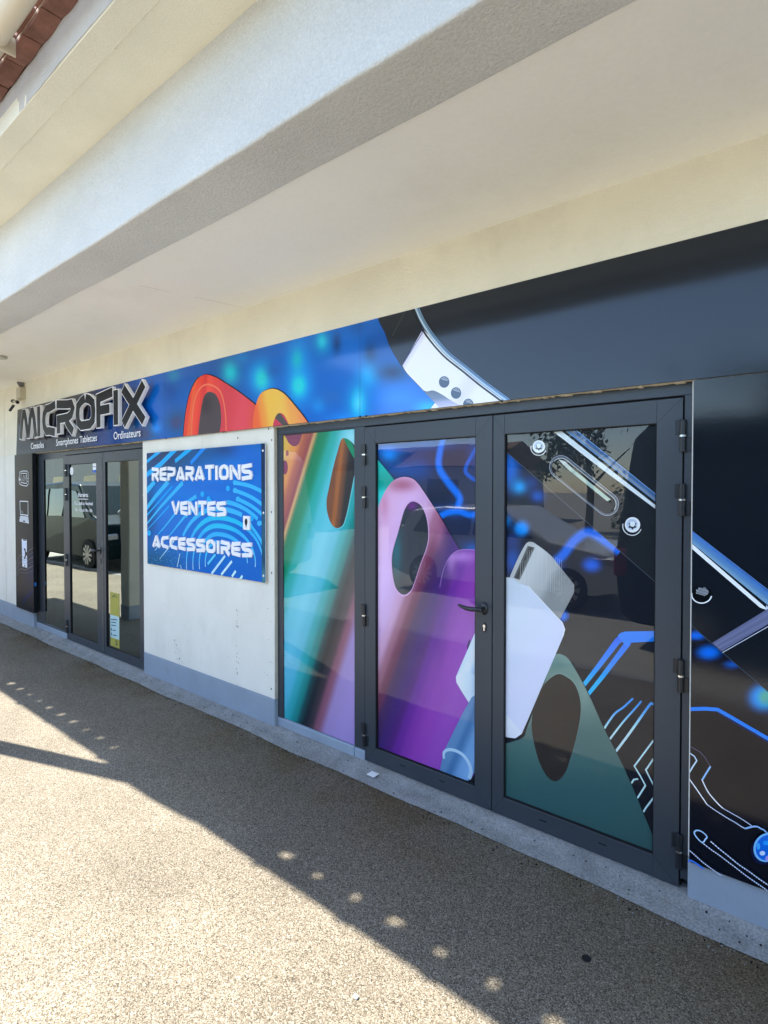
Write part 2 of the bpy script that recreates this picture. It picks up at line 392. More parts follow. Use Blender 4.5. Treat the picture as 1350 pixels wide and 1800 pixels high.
# strips of old render between frame heads and the printed fascia (crumbly edge)
u = MB()
for a, b in ((OL[0], OL[1]), (OR[0], OR[1]-.002)):
    x = a; u = MB()
    while x < b:
        w = random.uniform(.01, .04); e = min(x+w, b); t = random.uniform(.004, .011)
        u.box(x, e, -.024-random.uniform(0, .004), .0, 2.160-t, 2.1676); x = e
    u.build('render_edge', M['trim'], bld)
# soffit, beam, eaves
YB0, YB1 = -.955, -1.235
u = MB(); u.box(XL, XR, YB0-.01, WF, 3.043, 3.16); u.build('soffit', M['soffit'], bld)
def wavy_box(name, mat, x0, x1, ya, yb, z0, z1, amp, step=.12):
    v = []; f = []; n = int((x1-x0)/step)
    for i in range(n+1):
        x = x0+(x1-x0)*i/n; r = lambda s_: amp*(math.sin(x*2.1+s_)+.6*math.sin(x*5.3+2*s_))+random.uniform(-amp, amp)*.35
        v += [(x, ya+r(1), z0+r(2)*.5), (x, yb+r(3), z0+r(4)*.8), (x, yb+r(3)*.6, z1), (x, ya, z1)]
    for i in range(n):
        a = i*4
        for j in range(4): f.append((a+j, a+(j+1) % 4, a+4+(j+1) % 4, a+4+j))
    f.append((0, 3, 2, 1)); a = n*4; f.append((a, a+1, a+2, a+3))
    me = bpy.data.meshes.new(name); me.from_pydata(v, [], f)
    bm = bmesh.new(); bm.from_mesh(me); bmesh.ops.recalc_face_normals(bm, faces=bm.faces); bm.to_mesh(me); bm.free()
    return link(name, me, bld, mat)
b = wavy_box('beam', M['beam'], XL, XR, YB0, YB1, 3.028, 3.62, .0028)
md = b.modifiers.new('bevel', 'BEVEL'); md.width = .012; md.segments = 3; md.limit_method = 'ANGLE'
u = MB(); ZE = 3.538
u.box(XL, XR, -1.4625, YB1+.02, ZE, ZE+.09); u.box(XL, XR, -1.575, -1.4650, ZE-.002, ZE+.088)
u.build('eaves_soffit', M['eaves'], bld, bevel=.003)
u = MB(); x = XL
while x < XR:                                # bead of filler along the board joint
    w = random.uniform(.02, .09); t = random.uniform(.0, .0022); u.box(x, min(x+w, XR), -1.4655-t, -1.462+t, ZE-.0028-t*.3, ZE+.002); x += w*random.uniform(1.0, 1.08)
u.build('joint_filler', M['eaves'], bld)
wavy_box('fascia', M['fascia'], XL, XR, -1.54, -1.577, ZE+.003, 3.705, .003, .05)
# roof slab (blocks the sun) and tiles
PIT = .2165; X0 = -.703-.633*3.72-.0
u = MB(); u.prism([(XL, -1.60, 3.765), (XL, -1.60, 3.80), (XL, 3.0, 4.75), (XL, 3.0, 4.70)], (XR-XL, 0, 0)); u.build('roof_deck', M['fascia'], bld)
def tile_mesh():
    v = []; f = []; n = 8; rr = .088
    for j, (y, z, sc_) in enumerate(((-1.652, 3.742, 1.0), (-1.40, 3.80, .93))):
        for s_, ro in ((0, rr), (1, rr-.013)):
            for i in range(n+1):
                a = math.pi*i/n; v.append((ro*sc_*math.cos(a), y, z+ro*sc_*math.sin(a)*.75))
    k = n+1
    for i in range(n):
        f += [(i, i+1, 2*k+i+1, 2*k+i), (k+i+1, k+i, 3*k+i, 3*k+i+1), (i+1, i, k+i, k+i+1)]
    me = bpy.data.meshes.new('roof_tile'); me.from_pydata(v, [], f)
    for p in me.polygons: p.use_smooth = True
    return me
ct = tile_mesh(); ct.materials.append(M['tile'])
pv = []; pf = []
pan = MB()
pan.prism([(-.104, -1.656, 3.742), (-.07, -1.656, 3.716), (.07, -1.656, 3.716), (.104, -1.656, 3.742), (.104, -1.656, 3.758), (-.104, -1.656, 3.758)], (0, .25, .03))
pm = None
xs = []
k = -62
while X0+PIT*k < XR: 
    if X0+PIT*k > -9.0: xs.append(X0+PIT*k)
    k += 1
for i, x in enumerate(xs):
    o = link('roof_tile', ct, bld); o.location = (x+PIT/2, random.uniform(-.006, .006), 0); o.rotation_euler = (0, 0, random.uniform(-.03, .03))
    if pm is None: o2 = pan.build('pan_tile', M['tile'], bld, bevel=.006, seg=2); pm = o2.data
    else: o2 = link('pan_tile', pm, bld); md = o2.modifiers.new('bevel', 'BEVEL'); md.width = .006; md.segments = 2; md.limit_method = 'ANGLE'
    o2.location = (x+PIT/2+.0, random.uniform(-.004, .003), random.uniform(-.003, .003))
# mortar bed between tile row and gutter; small gaps at the tile joints let the sun through
u = MB(); XE = XR
HY0, HY1 = -1.702, -1.659
x = XL
while x < XE: e = min(x+.2165, XE); wd_ = e-x-.006; q_ = random.uniform(-.003, .003); MB().prism([(x+.003, HY1, 3.7145)]+[(x+.003+wd_*t_, HY1, 3.7075+q_-.014*math.sin(math.pi*t_)) for t_ in (0, .15, .3, .5, .7, .85, 1)]+[(x+.003+wd_, HY1, 3.7145)], (0, -1.578-HY1+random.uniform(-.004, 0), 0)).build('tile_underside', M['tile'], bld, bevel=.002); x = e
u = MB(); u.box(XL, XE, HY1+.0, -1.578, 3.7150, 3.7210); u.build('mortar_bed', M['jamb'], bld)
gaps = [x for x in xs if not (-6.05 < x < -4.45)]
cuts = [XL]+gaps+[XE]; ws_ = [0]+[random.choice((.016, .026, .034, .044, .060)) for _ in gaps]+[0]
for i in range(len(cuts)-1):
    a, b_ = cuts[i]+ws_[i]/2, cuts[i+1]-ws_[i+1]/2
    mb = MB(); n_ = max(1, round((b_-a)/.2165)) if i else 1
    for k_ in range(n_):
        c0, c1 = a+(b_-a)*k_/n_, a+(b_-a)*(k_+1)/n_-(.004 if k_ < n_-1 else 0)
        mb.prism([(c0, HY0, 3.722), (c0+.03, HY0, 3.7165+random.uniform(-.002, .002)), (c1-.012, HY0, 3.7175), (c1, HY0, 3.724), (c1, HY0, 3.733), (c0, HY0, 3.733)], (0, HY1-HY0, 0))
    q_ = random.random(); y_ = random.choice((HY0-.001, HY1-.018))
    if i and q_ < .55: e_ = cuts[i]+random.uniform(-.016, .016); mb.box(e_-.012, e_+.012, y_, y_+.019, 3.7225, 3.7322)
    mb.build('tile_nose', M['tile'], bld)
# crack lines on the soffit
u = MB()
for pts in ([(245, 502), (270, 507), (298, 513)], [(343, 522), (380, 530), (425, 541)], [(0, 664), (22, 665), (45, 668)]):
    u = MB(); q = [onZ(a, b_, 3.0425) for a, b_ in pts]
    for a, b_ in zip(q, q[1:]):
        d = (b_-a).normalized(); n_ = Vector((-d.y, d.x, 0))*.0022; u.poly([a-n_, b_-n_*.6, b_+n_*.6, a+n_])
    u.build('crack', M['jamb'], bld)
# small anchor holes and weathering flecks on the pier
u = MB(); pw = Plane(WF-.0008)
def disc(mb, x, y, r, pl, n=8, ry=None):
    c = pl.p2(x, y); mb.poly([pl.p3(c[0]+r*math.cos(2*math.pi*i/n), c[1]+(ry or r)*math.sin(2*math.pi*i/n)) for i in range(n)])
for x, y in ((418, 770), (477.5, 773.5), (476.8, 1211), (477.5, 1007), (477, 900), (472, 753.5)): disc(u, x, y, .006, pw, ry=.009)
for i in range(22):
    y = random.uniform(1060, 1228); disc(u, 417+random.gauss(0, .9), y, random.uniform(.0014, .0036), pw, ry=random.uniform(.002, .010))
for i in range(14): disc(u, 311+random.gauss(0, 3.5), random.uniform(1125, 1190), random.uniform(.002, .005), pw, ry=random.uniform(.002, .009))
for i in range(22): disc(u, random.uniform(470, 481), random.uniform(780, 1225), random.uniform(.001, .003), pw)
for i in range(12): disc(u, random.uniform(265, 470), random.uniform(1040, 1200), random.uniform(.001, .003), pw)
u.build('wall_fleck', surf('fleck_grey', (.09, .085, .075), .9), bld)
u = MB(); c0 = pw.p2(355, 758); c1 = pw.p2(355, 787); u.box(c0[0]-.0012, c0[0]+.0012, WF-.0006, WF, c1[1], ZT); u.build('joint_line', M['jamb'], bld)
# pillar of the arcade further along
pil = thing('arcade_pillar', 'square cream rendered arcade pillar under the beam beyond the entrance', 'pillar')
u = MB(); u.box(-7.47, -7.25, -1.14, -.96, -.02, 3.03); u.build('shaft', M['pillar'], pil, bevel=.01)
u = MB(); u.box(-7.475, -7.245, -1.145, -.955, -.02, .18); u.build('pillar_base', M['plinth'], pil, bevel=.006)

# room behind the left door
u = MB()
u.box(-9.5, -4.8, .22, .30, -.01, .0); 
u = MB(); u.poly([(-10, .22, .03), (-4.85, .22, .03), (-4.85, 4, .03), (-10, 4, .03)]); u.build('interior_floor', M['infloor'], bld)
u = MB(); u.box(-10, -4.75, 4.0, 4.1, 0, 2.8); u.box(-4.85, -4.75, .225, 4.0, 0, 2.8); u.box(-10.1, -10, .225, 4, 0, 2.8); u.box(-10, -4.75, .225, 4.0, 2.7, 2.8)
u.box(-7.35, -7.15, .6, .8, .03, 2.7); u.build('interior_wall', M['inwall'], bld)
u = MB(); u.box(OR[0], XR, .23, .26, 0, 2.8); u.build('back_screen', M['dark'], bld)

# ================================================================== HEADER (printed fascia with raised letters)
hp = Plane(-.052, .035, 2.155)
H0 = onY(28.4, 760, -.05).x; H1 = 2.6; ZH0, ZH1 = 2.1555, 2.727
header = thing('fascia_sign', 'long glossy printed shop fascia with raised MICROFIX lettering over both doors', 'shop sign')
u = MB()
u.prism([hp.p3(H0, ZH0), hp.p3(H0, ZH1), hp.p3(H0, ZH1)+Vector((0, .012, 0)), hp.p3(H0, ZH0)+Vector((0, .012, 0))], (H1-H0, 0, 0))
u.build('panel', M['black'], header)
A = Print(hp, (H0, H1, ZH0, ZH1), .03, 1.15)
K = (16, 20, 27)
def hbase(x, y):
    c = stops([(20, (34, 38, 45)), (120, (30, 34, 48)), (200, (20, 50, 118)), (270, (14, 82, 180)), (400, (4, 70, 150)), (520, (0, 84, 182)), (700, (0, 92, 196))], lambda a, b: a)(x, y)
    return c
hf = field(hbase, [
    (250, 762, 26, 20, (62, 60, 78), .8), (262, 690, 16, 22, (20, 80, 170), .6), (275, 752, 10, 10, (30, 120, 225), .9), (310, 742, 18, 22, (58, 62, 96), .85), (300, 690, 14, 24, (16, 60, 140), .7),
    (305, 660, 12, 12, (14, 120, 170), .7), (405, 655, 15, 22, (22, 165, 195), 1.0), (425, 628, 14, 12, (16, 110, 190), .7),
    (458, 664, 26, 34, (8, 120, 220), 1.0), (460, 666, 13, 20, (32, 184, 198), 1.0), (524, 632, 20, 40, (8, 125, 222), .95), (522, 634, 10, 20, (20, 165, 185), .8), (527, 680, 21, 32, (8, 132, 225), 1.0), (525, 678, 12, 18, (34, 194, 203), 1.0),
    (566, 602, 17, 24, (12, 110, 190), .9), (566, 600, 9, 14, (30, 169, 213), 1.0), (592, 604, 7, 18, (14, 40, 90), .7), (560, 712, 12, 13, (14, 125, 215), .9), (480, 652, 14, 14, (14, 70, 150), .6),
    (580, 700, 24, 16, (60, 90, 170), .6), (652, 620, 11, 20, (8, 38, 74), .9), (628, 570, 16, 18, (14, 70, 150), .7), (648, 660, 18, 24, (10, 150, 235), 1.0), (630, 710, 18, 34, (20, 150, 215), .95), (630, 708, 9, 18, (74, 209, 228), 1.0), (608, 738, 30, 12, (30, 130, 235), .7),
    (676, 600, 34, 40, (10, 66, 150), .8), (690, 655, 26, 15, (14, 44, 82), .85), (700, 700, 45, 24, (36, 118, 235), .9), (752, 716, 22, 12, (4, 160, 250), .95), (440, 740, 20, 14, (40, 90, 190), .6), (400, 700, 20, 16, (14, 60, 150), .6)])
A.base(hf, .018)
for sx in (289.2, 632.8): A.line([(sx, 500), (sx, 800)], .9, (16, 60, 130))
# big phone seen from behind
edgeL = spline([(664, 540), (666.5, 562.6), (678.5, 586.7), (686, 609), (707, 644), (731.5, 672), (755.5, 696), (772, 716), (790, 738)])
A.line(edgeL, 2.6, (8, 30, 62))
A.poly(edgeL+[(1500, 900), (1500, 250), (700, 250)], field((27, 33, 40), [(800, 560, 60, 30, (34, 40, 48), .5)]), .06)
A.line([(690, 590), (712, 548)], .8, (60, 80, 70))
silv = spline([(728, 528), (741, 560), (760, 590), (787, 621), (820, 647.5), (852, 673.5), (889, 701), (925, 730)])
white = spline([(743.5, 578.5), (755, 590), (780, 613), (804, 634), (828, 655), (855, 679), (883, 702.5), (905, 722)])+[(740, 740)]+spline([(765, 708), (743, 684.5), (729, 670), (715, 655), (707.5, 643)])
A.poly(white, stops([(0, (205, 205, 228)), (10, (224, 226, 232)), (30, (230, 233, 232)), (75, (236, 238, 240)), (120, (212, 210, 232)), (150, (240, 240, 244)), (190, (246, 246, 248))], lambda x, y: (x-707)*.85+(y-644)*.55), .012)
A.poly(spline([(741, 684), (750, 688), (762, 686.5), (778, 694), (800, 708), (830, 719), (850, 728)])+[(790, 738), (772, 716), (755, 698)], stops([(684, (90, 106, 126)), (700, (110, 124, 148)), (712, (170, 172, 205)), (722, (205, 203, 228))], lambda x, y: y+(x-760)*-.12+(x-760)*.25), .012)
A.line([(743.5, 576), (742, 586), (707, 643)], [2.4, 1.6], (96, 88, 138)); A.line([(741.5, 580), (706, 642)], .9, (18, 14, 50))
A.line(silv, 9.0, stops([(0, (112, 140, 160)), (60, (88, 120, 150)), (200, (120, 165, 210))], lambda x, y: x-730))
A.line([(a-1.8, b+1.4) for a, b in silv], 2.2, (176, 196, 214)); A.line([(a+4.2, b-2.4) for a, b in silv], 1.4, (18, 24, 32)); A.line([(a+1.6, b-1.2) for a, b in silv], 1.2, (50, 78, 112))
A.line([(a-6.6, b+5.0) for a, b in silv], 3.2, (22, 30, 34))
for cx, cy in ((781, 671.5), (802, 691), (823.5, 711)):
    A.ell(cx, cy, 10.6, 11.4, (238, 240, 244)); A.ell(cx, cy, 9.2, 10.2, (70, 88, 110))
    for i in range(-3, 4):
        for j in range(-2, 2):
            ex, ey = cx+1.5+i*1.9+(j % 2), cy-5+j*1.9+i*.5
            if ((ex-cx)/8)**2+((ey-cy)/8.8)**2 < .85: A.ell(ex, ey, .62, .62, (205, 212, 222), n=6)
# red and orange cases
redo = spline([(322, 790), (323, 765), (327, 726), (334, 693), (344, 671), (352, 662.5), (363, 658.5), (380, 663.5), (397, 674), (414, 685), (432, 698), (452, 714), (470, 730)])+[(470, 790)]
A.poly([(a+(1.6 if a > 350 else -1.2), b-1.4) for a, b in redo], (20, 20, 34))
A.poly(redo, stops([(0, (214, 56, 40)), (5, (238, 88, 42)), (12, (226, 66, 44)), (24, (208, 48, 46)), (30, (226, 72, 56)), (44, (214, 60, 58)), (62, (200, 56, 66)), (100, (212, 70, 82)), (120, (206, 74, 60))], lambda x, y: x-323-(y-790)*-.12), .012)
A.line(spline([(337, 770), (339, 726), (345, 696), (355, 680), (368, 676), (384, 684), (392, 700), (397, 730), (398, 770)]), 3.0, (238, 110, 78))
A.poly(spline([(348, 790), (349, 762), (353, 726), (358, 700), (364, 690.5), (371, 689), (380, 694), (386.5, 708), (389, 726), (389, 745), (386, 765), (386, 790)]), field((70, 60, 64), [(362, 712, 12, 16, (50, 42, 46), .8)]), .015)
orgo = spline([(446, 790), (445, 752), (447, 726), (452, 706), (459, 692), (470, 685.5), (481, 683.5), (492, 687), (503, 695), (517, 711), (530, 727), (541, 742), (560, 770)])+[(560, 800)]
A.poly([(a+1.4, b-1.6) for a, b in orgo], (34, 26, 40))
A.poly(orgo, field(stops([(0, (222, 96, 52)), (10, (234, 138, 58)), (24, (242, 172, 70)), (44, (244, 176, 78)), (62, (240, 152, 76)), (90, (226, 120, 78))], lambda x, y: x-447+(y-700)*-.15), [(483, 700, 16, 9, (246, 178, 66), .7)]), .012)
A.poly(spline([(478, 790), (480, 751), (483.5, 736), (488, 728), (493, 726), (499, 729), (504, 737), (509, 748), (514, 760)]), (188, 56, 78))
A.poly([(484, 735), (488, 728), (493, 726), (508, 747), (500, 750)], (76, 72, 70))
A.build('printed_face', M['hdr'], header)
# screws along the lower edge
for sx, sy in ((392, 756), (396, 756), (633, 733), (644, 731), (211, 778), (292, 770), (143, 785), (146, 785), (882, 707)): u = MB().tube([hp.p3(hp.p2(sx, sy)[0], ZH0+.003, -.001), hp.p3(hp.p2(sx, sy)[0], ZH0-.006, .0)], .007, 8); u.build('fixing_screw', M['black'], header)

# raised letters
LY0, LY1 = -.086, -.118
zb = onY(34.4, 773.6, LY1).z; zt = onY(38.3, 719.7, LY1).z
zb2 = onY(258.8, 740.2, LY1).z; zt2 = onY(257.9, 671.8, LY1).z
GL = {
 'M': [[(.06, 0), (.15, .6), (.23, .93), (.30, .93), (.38, .62), (.47, .14), (.53, .14), (.62, .62), (.70, .93), (.77, .93), (.85, .6), (.94, 0)]],
 'I': [[(.5, 0), (.5, 1)]],
 'C': [[(1, .93), (.52, .93), (.3, .87), (.14, .7), (.1, .5), (.14, .3), (.3, .13), (.52, .07), (.95, .07)]],
 'R': [[(.02, .93), (.62, .93), (.80, .86), (.88, .70), (.80, .53), (.62, .46), (.12, .46), (.12, 0)], [(.52, .40), (.66, .22), (.9, 0)]],
 'O': [[(.5, .93), (.72, .89), (.87, .74), (.9, .5), (.87, .26), (.72, .11), (.5, .07), (.28, .11), (.13, .26), (.1, .5), (.13, .74), (.28, .89), (.5, .93)]],
 'F': [[(1, .93), (.12, .93), (.12, 0)], [(.2, .5), (.82, .5)]],
 'X': [[(.08, 1), (.92, 0)], [(.92, 1), (.54, .53)], [(.46, .47), (.08, 0)]],
 'E': [[(1, .93), (.3, .93), (.14, .86), (.08, .70), (.08, .30), (.14, .14), (.3, .07), (1, .07)], [(.14, .5), (.95, .5)]],
 'P': [[(.02, .93), (.66, .93), (.84, .86), (.91, .70), (.84, .50), (.66, .43), (.12, .43), (.12, 0)]],
 'A': [[(.04, 0), (.46, .97), (.54, .97), (.96, 0)], [(.36, .2), (.75, .2)]],
 'T': [[(0, .93), (1, .93)], [(.5, .86), (.5, 0)]],
 'N': [[(.08, 0), (.08, .95), (.16, .95), (.84, .05), (.92, .05), (.92, 1)]],
 'S': [[(.97, .93), (.3, .93), (.14, .86), (.08, .72), (.14, .58), (.3, .52), (.7, .50), (.86, .43), (.92, .28), (.86, .14), (.7, .07), (.03, .07)]],
 'V': [[(.04, 1), (.46, .04), (.54, .04), (.96, 1)]],
}
def letter(ch, xa, xb, z0, z1, yf, depth, w, mats, name, parent, inset=0.0, shear=0.0):
    body = MB(); face = MB()
    for si, st in enumerate(GL[ch]):
        P = [(xa+(xb-xa)*a, z0+(z1-z0)*b_) for a, b_ in st]
        P = [(a, min(max(b_, z0+w*(.5 if 0 < i < len(P)-1 else 0)), z1-w*(.5 if 0 < i < len(P)-1 else 0))) for i, (a, b_) in enumerate(P)]
        l = offs(P, w/2, 1); r = offs(P, w/2, -1)
        dy = .0004*si
        for i in range(len(P)-1):
            body.prism([(l[i][0], yf+dy, l[i][1]), (l[i+1][0], yf+dy, l[i+1][1]), (r[i+1][0], yf+dy, r[i+1][1]), (r[i][0], yf+dy, r[i][1])], (0, depth-dy, 0))
        if inset:
            Q = [Vector((a, b_)) for a, b_ in P]; Q[0] = Q[0]+(Q[1]-Q[0]).normalized()*inset; Q[-1] = Q[-1]+(Q[-2]-Q[-1]).normalized()*inset
            Q = [(q.x, q.y) for q in Q]
            l = offs(Q, w/2-inset, 1); r = offs(Q, w/2-inset, -1); d2 = -.0015+.0003*si
            for i in range(len(P)-1): face.poly([(l[i][0], yf+d2, l[i][1]), (l[i+1][0], yf+d2, l[i+1][1]), (r[i+1][0], yf+d2, r[i+1][1]), (r[i][0], yf+d2, r[i][1])])
    # drop the hidden end caps between consecutive segments
    o = body.build(name, mats[0], parent)
    bm = bmesh.new(); bm.from_mesh(o.data); bmesh.ops.remove_doubles(bm, verts=bm.verts, dist=1e-5); bm.to_mesh(o.data); bm.free()
    if inset: face.build('letter_face', mats[1], o)
    return o
ext = dict(zip(range(8), [('M', 75, 232), ('I', 238, 262), ('C', 284, 405), ('R', 410, 582), ('O', 588, 768), ('F', 777, 928), ('I', 940, 968), ('X', 1000, 1232)]))
for k, (ch, a, b_) in ext.items():
    xa = onY(20+a/5.192, 730, LY1).x; xb = onY(20+b_/5.192, 730, LY1).x
    t = (k/7.); z0 = zb+(zb2-zb)*t; z1 = zt+(zt2-zt)*t
    w = .105
    if ch == 'I': xm = (xa+xb)/2; xa, xb = xm-.1, xm+.1
    letter(ch, xa, xb, z0, z1, LY1, LY0-LY1, w, (M['lwhite'], M['lblack']), 'letter', header, inset=.0085)

# small captions set from the built-in typeface
def text_obj(s, xa, xb, zbase, h, y, mat, name, parent, bold=0.0, capref='H'):
    cu = bpy.data.curves.new(name, 'FONT'); cu.body = s; cu.size = 1; cu.offset = bold; cu.resolution_u = 4
    o = bpy.data.objects.new(name, cu); COL.objects.link(o); bpy.context.view_layer.update()
    me = bpy.data.meshes.new_from_object(o.evaluated_get(bpy.context.evaluated_depsgraph_get())); bpy.data.objects.remove(o)
    xsv = [v_.co.x for v_ in me.vertices]; m0, m1 = min(xsv), max(xsv)
    for v_ in me.vertices:
        v_.co = Vector((xa+(v_.co.x-m0)/(m1-m0)*(xb-xa), y, zbase+v_.co.y/.70*h))
    me.name = name; me.materials.clear()
    return link(name, me, parent, mat)
for s, a, b_, yb, hpx in (('Consoles', 54.7, 77.5, 789.6, 10.8), ('Smartphones', 99, 137.8, 783.8, 11.3), ('Tablettes', 140.5, 170.8, 778.6, 11.6), ('Ordinateurs', 200.2, 247.4, 772.6, 13.2)):
    yt = -.0575; q = onY(a, yb, yt); xb = onY(b_, yb, yt).x; hh = q.z-onY(a, yb, yt).z; hh = onY(a, yb-hpx, yt).z-q.z
    text_obj(s, q.x, xb, q.z, hh, hp.p3(0, q.z, .009).y, M['lwhite'], 'caption', header, .008)

# ================================================================== LEFT BOXED PANEL WITH ICONS
sp = thing('icon_panel', 'narrow black boxed panel with white game console, laptop and phone icons left of the entrance', 'sign panel')
SY = -.072; X1 = onY(57.3, 900, SY).x
zl = onY(45, 1073, SY).z
u = MB(); u.box(H0, X1, SY+.002, WF, zl, 2.153); u.build('panel', surf('matt_black', (.012, .014, .017), .5, spec=.04), sp, bevel=.002)
A = Print(Plane(SY+.0015), (H0, X1, zl, 2.153), .04)
A.base(field((22, 26, 32), [(55, 1000, 14, 40, (12, 30, 80), .7), (40, 1040, 14, 16, (22, 22, 40), .6)]), .04)
W = (225, 232, 238)
A.line([(34.5, 830), (39, 828), (47.5, 828), (49.5, 831), (49.6, 851), (47, 854.5), (38, 853), (34, 850), (34.5, 830)], 1.0, W); A.line([(37, 832), (47, 832), (47, 850), (37, 848), (37, 832)], .9, W)
for i in range(3): A.line([(39+i*2.4, 846), (42+i*2.4, 835)], .7, W)
A.ell(35.2, 843, .8, 1.6, W); A.line([(33.4, 838), (33.4, 846)], .9, W); A.line([(48, 841), (49.6, 841)], .8, W); A.line([(48, 846), (49.6, 846)], .8, W)
A.line([(35, 881), (49.3, 881.5), (49.5, 906), (36, 904), (35, 881)], 1.4, W); A.poly([(35.6, 906.5), (49.6, 908), (51.2, 920.5), (34, 916.5)], (190, 196, 202)); A.poly([(41, 914.5), (44, 915.2), (44.2, 918), (41, 917.3)], (30, 32, 36))
A.poly([(35.8, 896), (38, 897), (41, 899.5), (42, 902.5), (36, 901)], (90, 100, 104))
A.poly([(38.5, 947), (47.2, 949), (48, 998), (39.6, 996)], W); A.poly([(39.4, 951), (46.6, 952.5), (47.2, 993), (40, 991.5)], (205, 215, 232)); A.poly([(40.5, 947.6), (46, 949), (46, 951), (40.5, 949.8)], (20, 22, 28)); A.ell(43.5, 994.3, 1.1, 1.3, (20, 22, 28))
A.poly(closed_spline([(42, 964), (45, 965), (46, 970), (50, 971), (50, 975), (46, 977), (45, 982), (42, 982), (44, 976), (44, 970)]), (10, 12, 16))
for i in range(6): A.line(spline([(28, 992+i*4.5), (36, 976+i*6), (44, 980+i*5.5), (52, 968+i*7.5), (60, 962+i*8)]), .55, (90, 96, 120) if i % 2 else (150, 140, 130))
for i in range(2): A.line([(40, 1056+i*5), (58, 1036+i*4)], 1.0, (30, 40, 120))
A.build('printed_face', M['boxp'], sp)
u = MB(); ys = (SY+WF)/2; u.box(X1, X1+.0012, ys-.012, ys+.012, onY(59, 1023, ys).z-.045, onY(59, 1023, ys).z); u.build('side_logo', surf('blue_ink', (.02, .16, .5), .3), sp)

# ================================================================== BLUE SERVICES SIGN
sg = thing('services_sign', 'square blue fingerprint sign reading REPARATIONS VENTES ACCESSOIRES on the pier between the doors', 'sign')
GY = -.052; gx0, gx1 = onY(258.5, 900, GY).x, onY(466.2, 900, GY).x; gz0, gz1 = onY(360, 1008, GY).z, onY(360, 788, GY).z
gz0 = (onY(260, 992, GY).z+onY(467, 1023, GY).z)/2; gz1 = (onY(258, 796, GY).z+onY(465, 780, GY).z)/2
u = MB(); u.box(gx0, gx1, GY+.001, GY+.006, gz0, gz1); u.build('panel', M['white'], sg)
u = MB()
for a in (gx0+.1, gx1-.12): u.box(a, a+.04, GY+.006, WF, gz0+.05, gz1-.05)
u.build('batten', M['alu'], sg)
Z = lambda a, b_: (250+a/5.87, 770+b_/5.87)
A = Print(Plane(GY), (gx0, gx1, gz0, gz1), .025)
def gb(x, y):
    return stops([(0, (26, 58, 96)), (30, (14, 72, 136)), (90, (0, 104, 204)), (160, (0, 96, 196)), (230, (0, 88, 186))], lambda a, b_: (a-258)*.35+(b_-790))(x, y)
A.base(field(gb, [(285, 800, 40, 30, (36, 52, 84), .7), (262, 900, 12, 50, (16, 48, 88), .7), (265, 985, 50, 24, (10, 72, 108), .75), (420, 792, 30, 16, (12, 92, 205), .8), (450, 815, 22, 20, (16, 78, 180), .6), (370, 855, 60, 10, (44, 84, 190), .5), (375, 970, 60, 20, (6, 110, 200), .5), (395, 790, 22, 12, (28, 52, 110), .7)]), .03)
LB = (14, 150, 232); LB2 = (52, 176, 226); PW = (190, 236, 248)
for pts, w, c in (
    ([(40, 250), (200, 120), (260, 60)], [26, 42], LB), ([(-20, 430), (190, 270), (380, 80)], [42, 46], LB), ([(340, 240), (520, 90)], [34, 42], LB), ([(500, 260), (650, 90)], [34, 40], (16, 120, 225)),
    ([(0, 600), (130, 450)], [50, 44], LB2), ([(-10, 800), (140, 600), (270, 450)], [34, 46], LB2), ([(20, 830), (310, 500)], [16, 12], LB), ([(20, 920), (200, 700), (420, 460)], [12, 40], LB2), ([(200, 960), (340, 780)], [8, 24], LB2), ([(60, 940), (280, 700)], [8, 14], LB),
    ([(130, 1160), (230, 1050)], [4, 12], PW), ([(180, 1250), (330, 1060)], [4, 14], PW), ([(280, 1010), (480, 760)], [10, 30], LB2), ([(160, 1000), (420, 690), (560, 600)], [8, 34], LB2)):
    n_ = len(pts); A.line([Z(*p) for p in pts], [w[0]*.2, w[1]*.2], c)
def arc(a0, a1, kx, w0, w1, c, n=26):
    cx, cy = 770, 1290; rL, rR, ry = kx; P = []; ws = []
    for i in range(n+1):
        a = R_(a0+(a1-a0)*i/n); r = rR if math.cos(a) > 0 else rL
        P.append(Z(cx+r*math.cos(a), cy-ry*math.sin(a))); t = math.sin(a) if math.sin(a) > 0 else 0; ws.append((w0+(w1-w0)*t)*.19)
    A.line(P, ws, c)
PW2 = (150, 216, 240)
for kx, a0, a1, w1 in (((118, 250, 215), 190, 60, 34), ((180, 318, 300), 192, 0, 40), ((246, 400, 385), 190, -6, 44), ((312, 478, 470), 188, -8, 46)):
    arc(a0, a1, kx, 9, w1, stops([(930, (40, 168, 224)), (975, (70, 190, 232)), (1000, PW)], lambda x, y: y) if True else LB2)
arc(150, 62, (400, 560, 560), 10, 46, LB2); arc(132, 96, (480, 600, 640), 8, 34, LB2); arc(80, 45, (480, 600, 640), 30, 40, LB2)
for a, b_ in (((960, 460), (1290, 580)), ((960, 540), (1290, 720)), ((990, 630), (1290, 830)), ((1210, 880), (1290, 920)), ((1120, 900), (1290, 1180))):
    A.line([Z(*a), Z((a[0]+b_[0])/2, (a[1]+b_[1])/2-22), Z(*b_)], 6.8, LB2, smooth=True); A.ell(*Z(*a), 3.6, 4.6, LB2)
for a in ((888, 520), (1135, 830), (625, 578), (690, 630), (75, 980)): A.ell(*Z(*a), 3.4, 5.0, (30, 150, 230))
for a, b_, c in (((680, 1300), (760, 1200), (90, 200, 235)), ((720, 1400), (860, 1215), (180, 226, 240)), ((820, 1410), (930, 1270), (190, 230, 242)), ((930, 1430), (970, 1370), PW), ((1010, 1460), (1040, 1420), PW), ((365, 1330), (395, 1190), PW), ((400, 1310), (410, 1350), PW)):
    A.line([Z(*a), Z(*b_)], 4.6 if a[0] > 600 else 1.7, c)
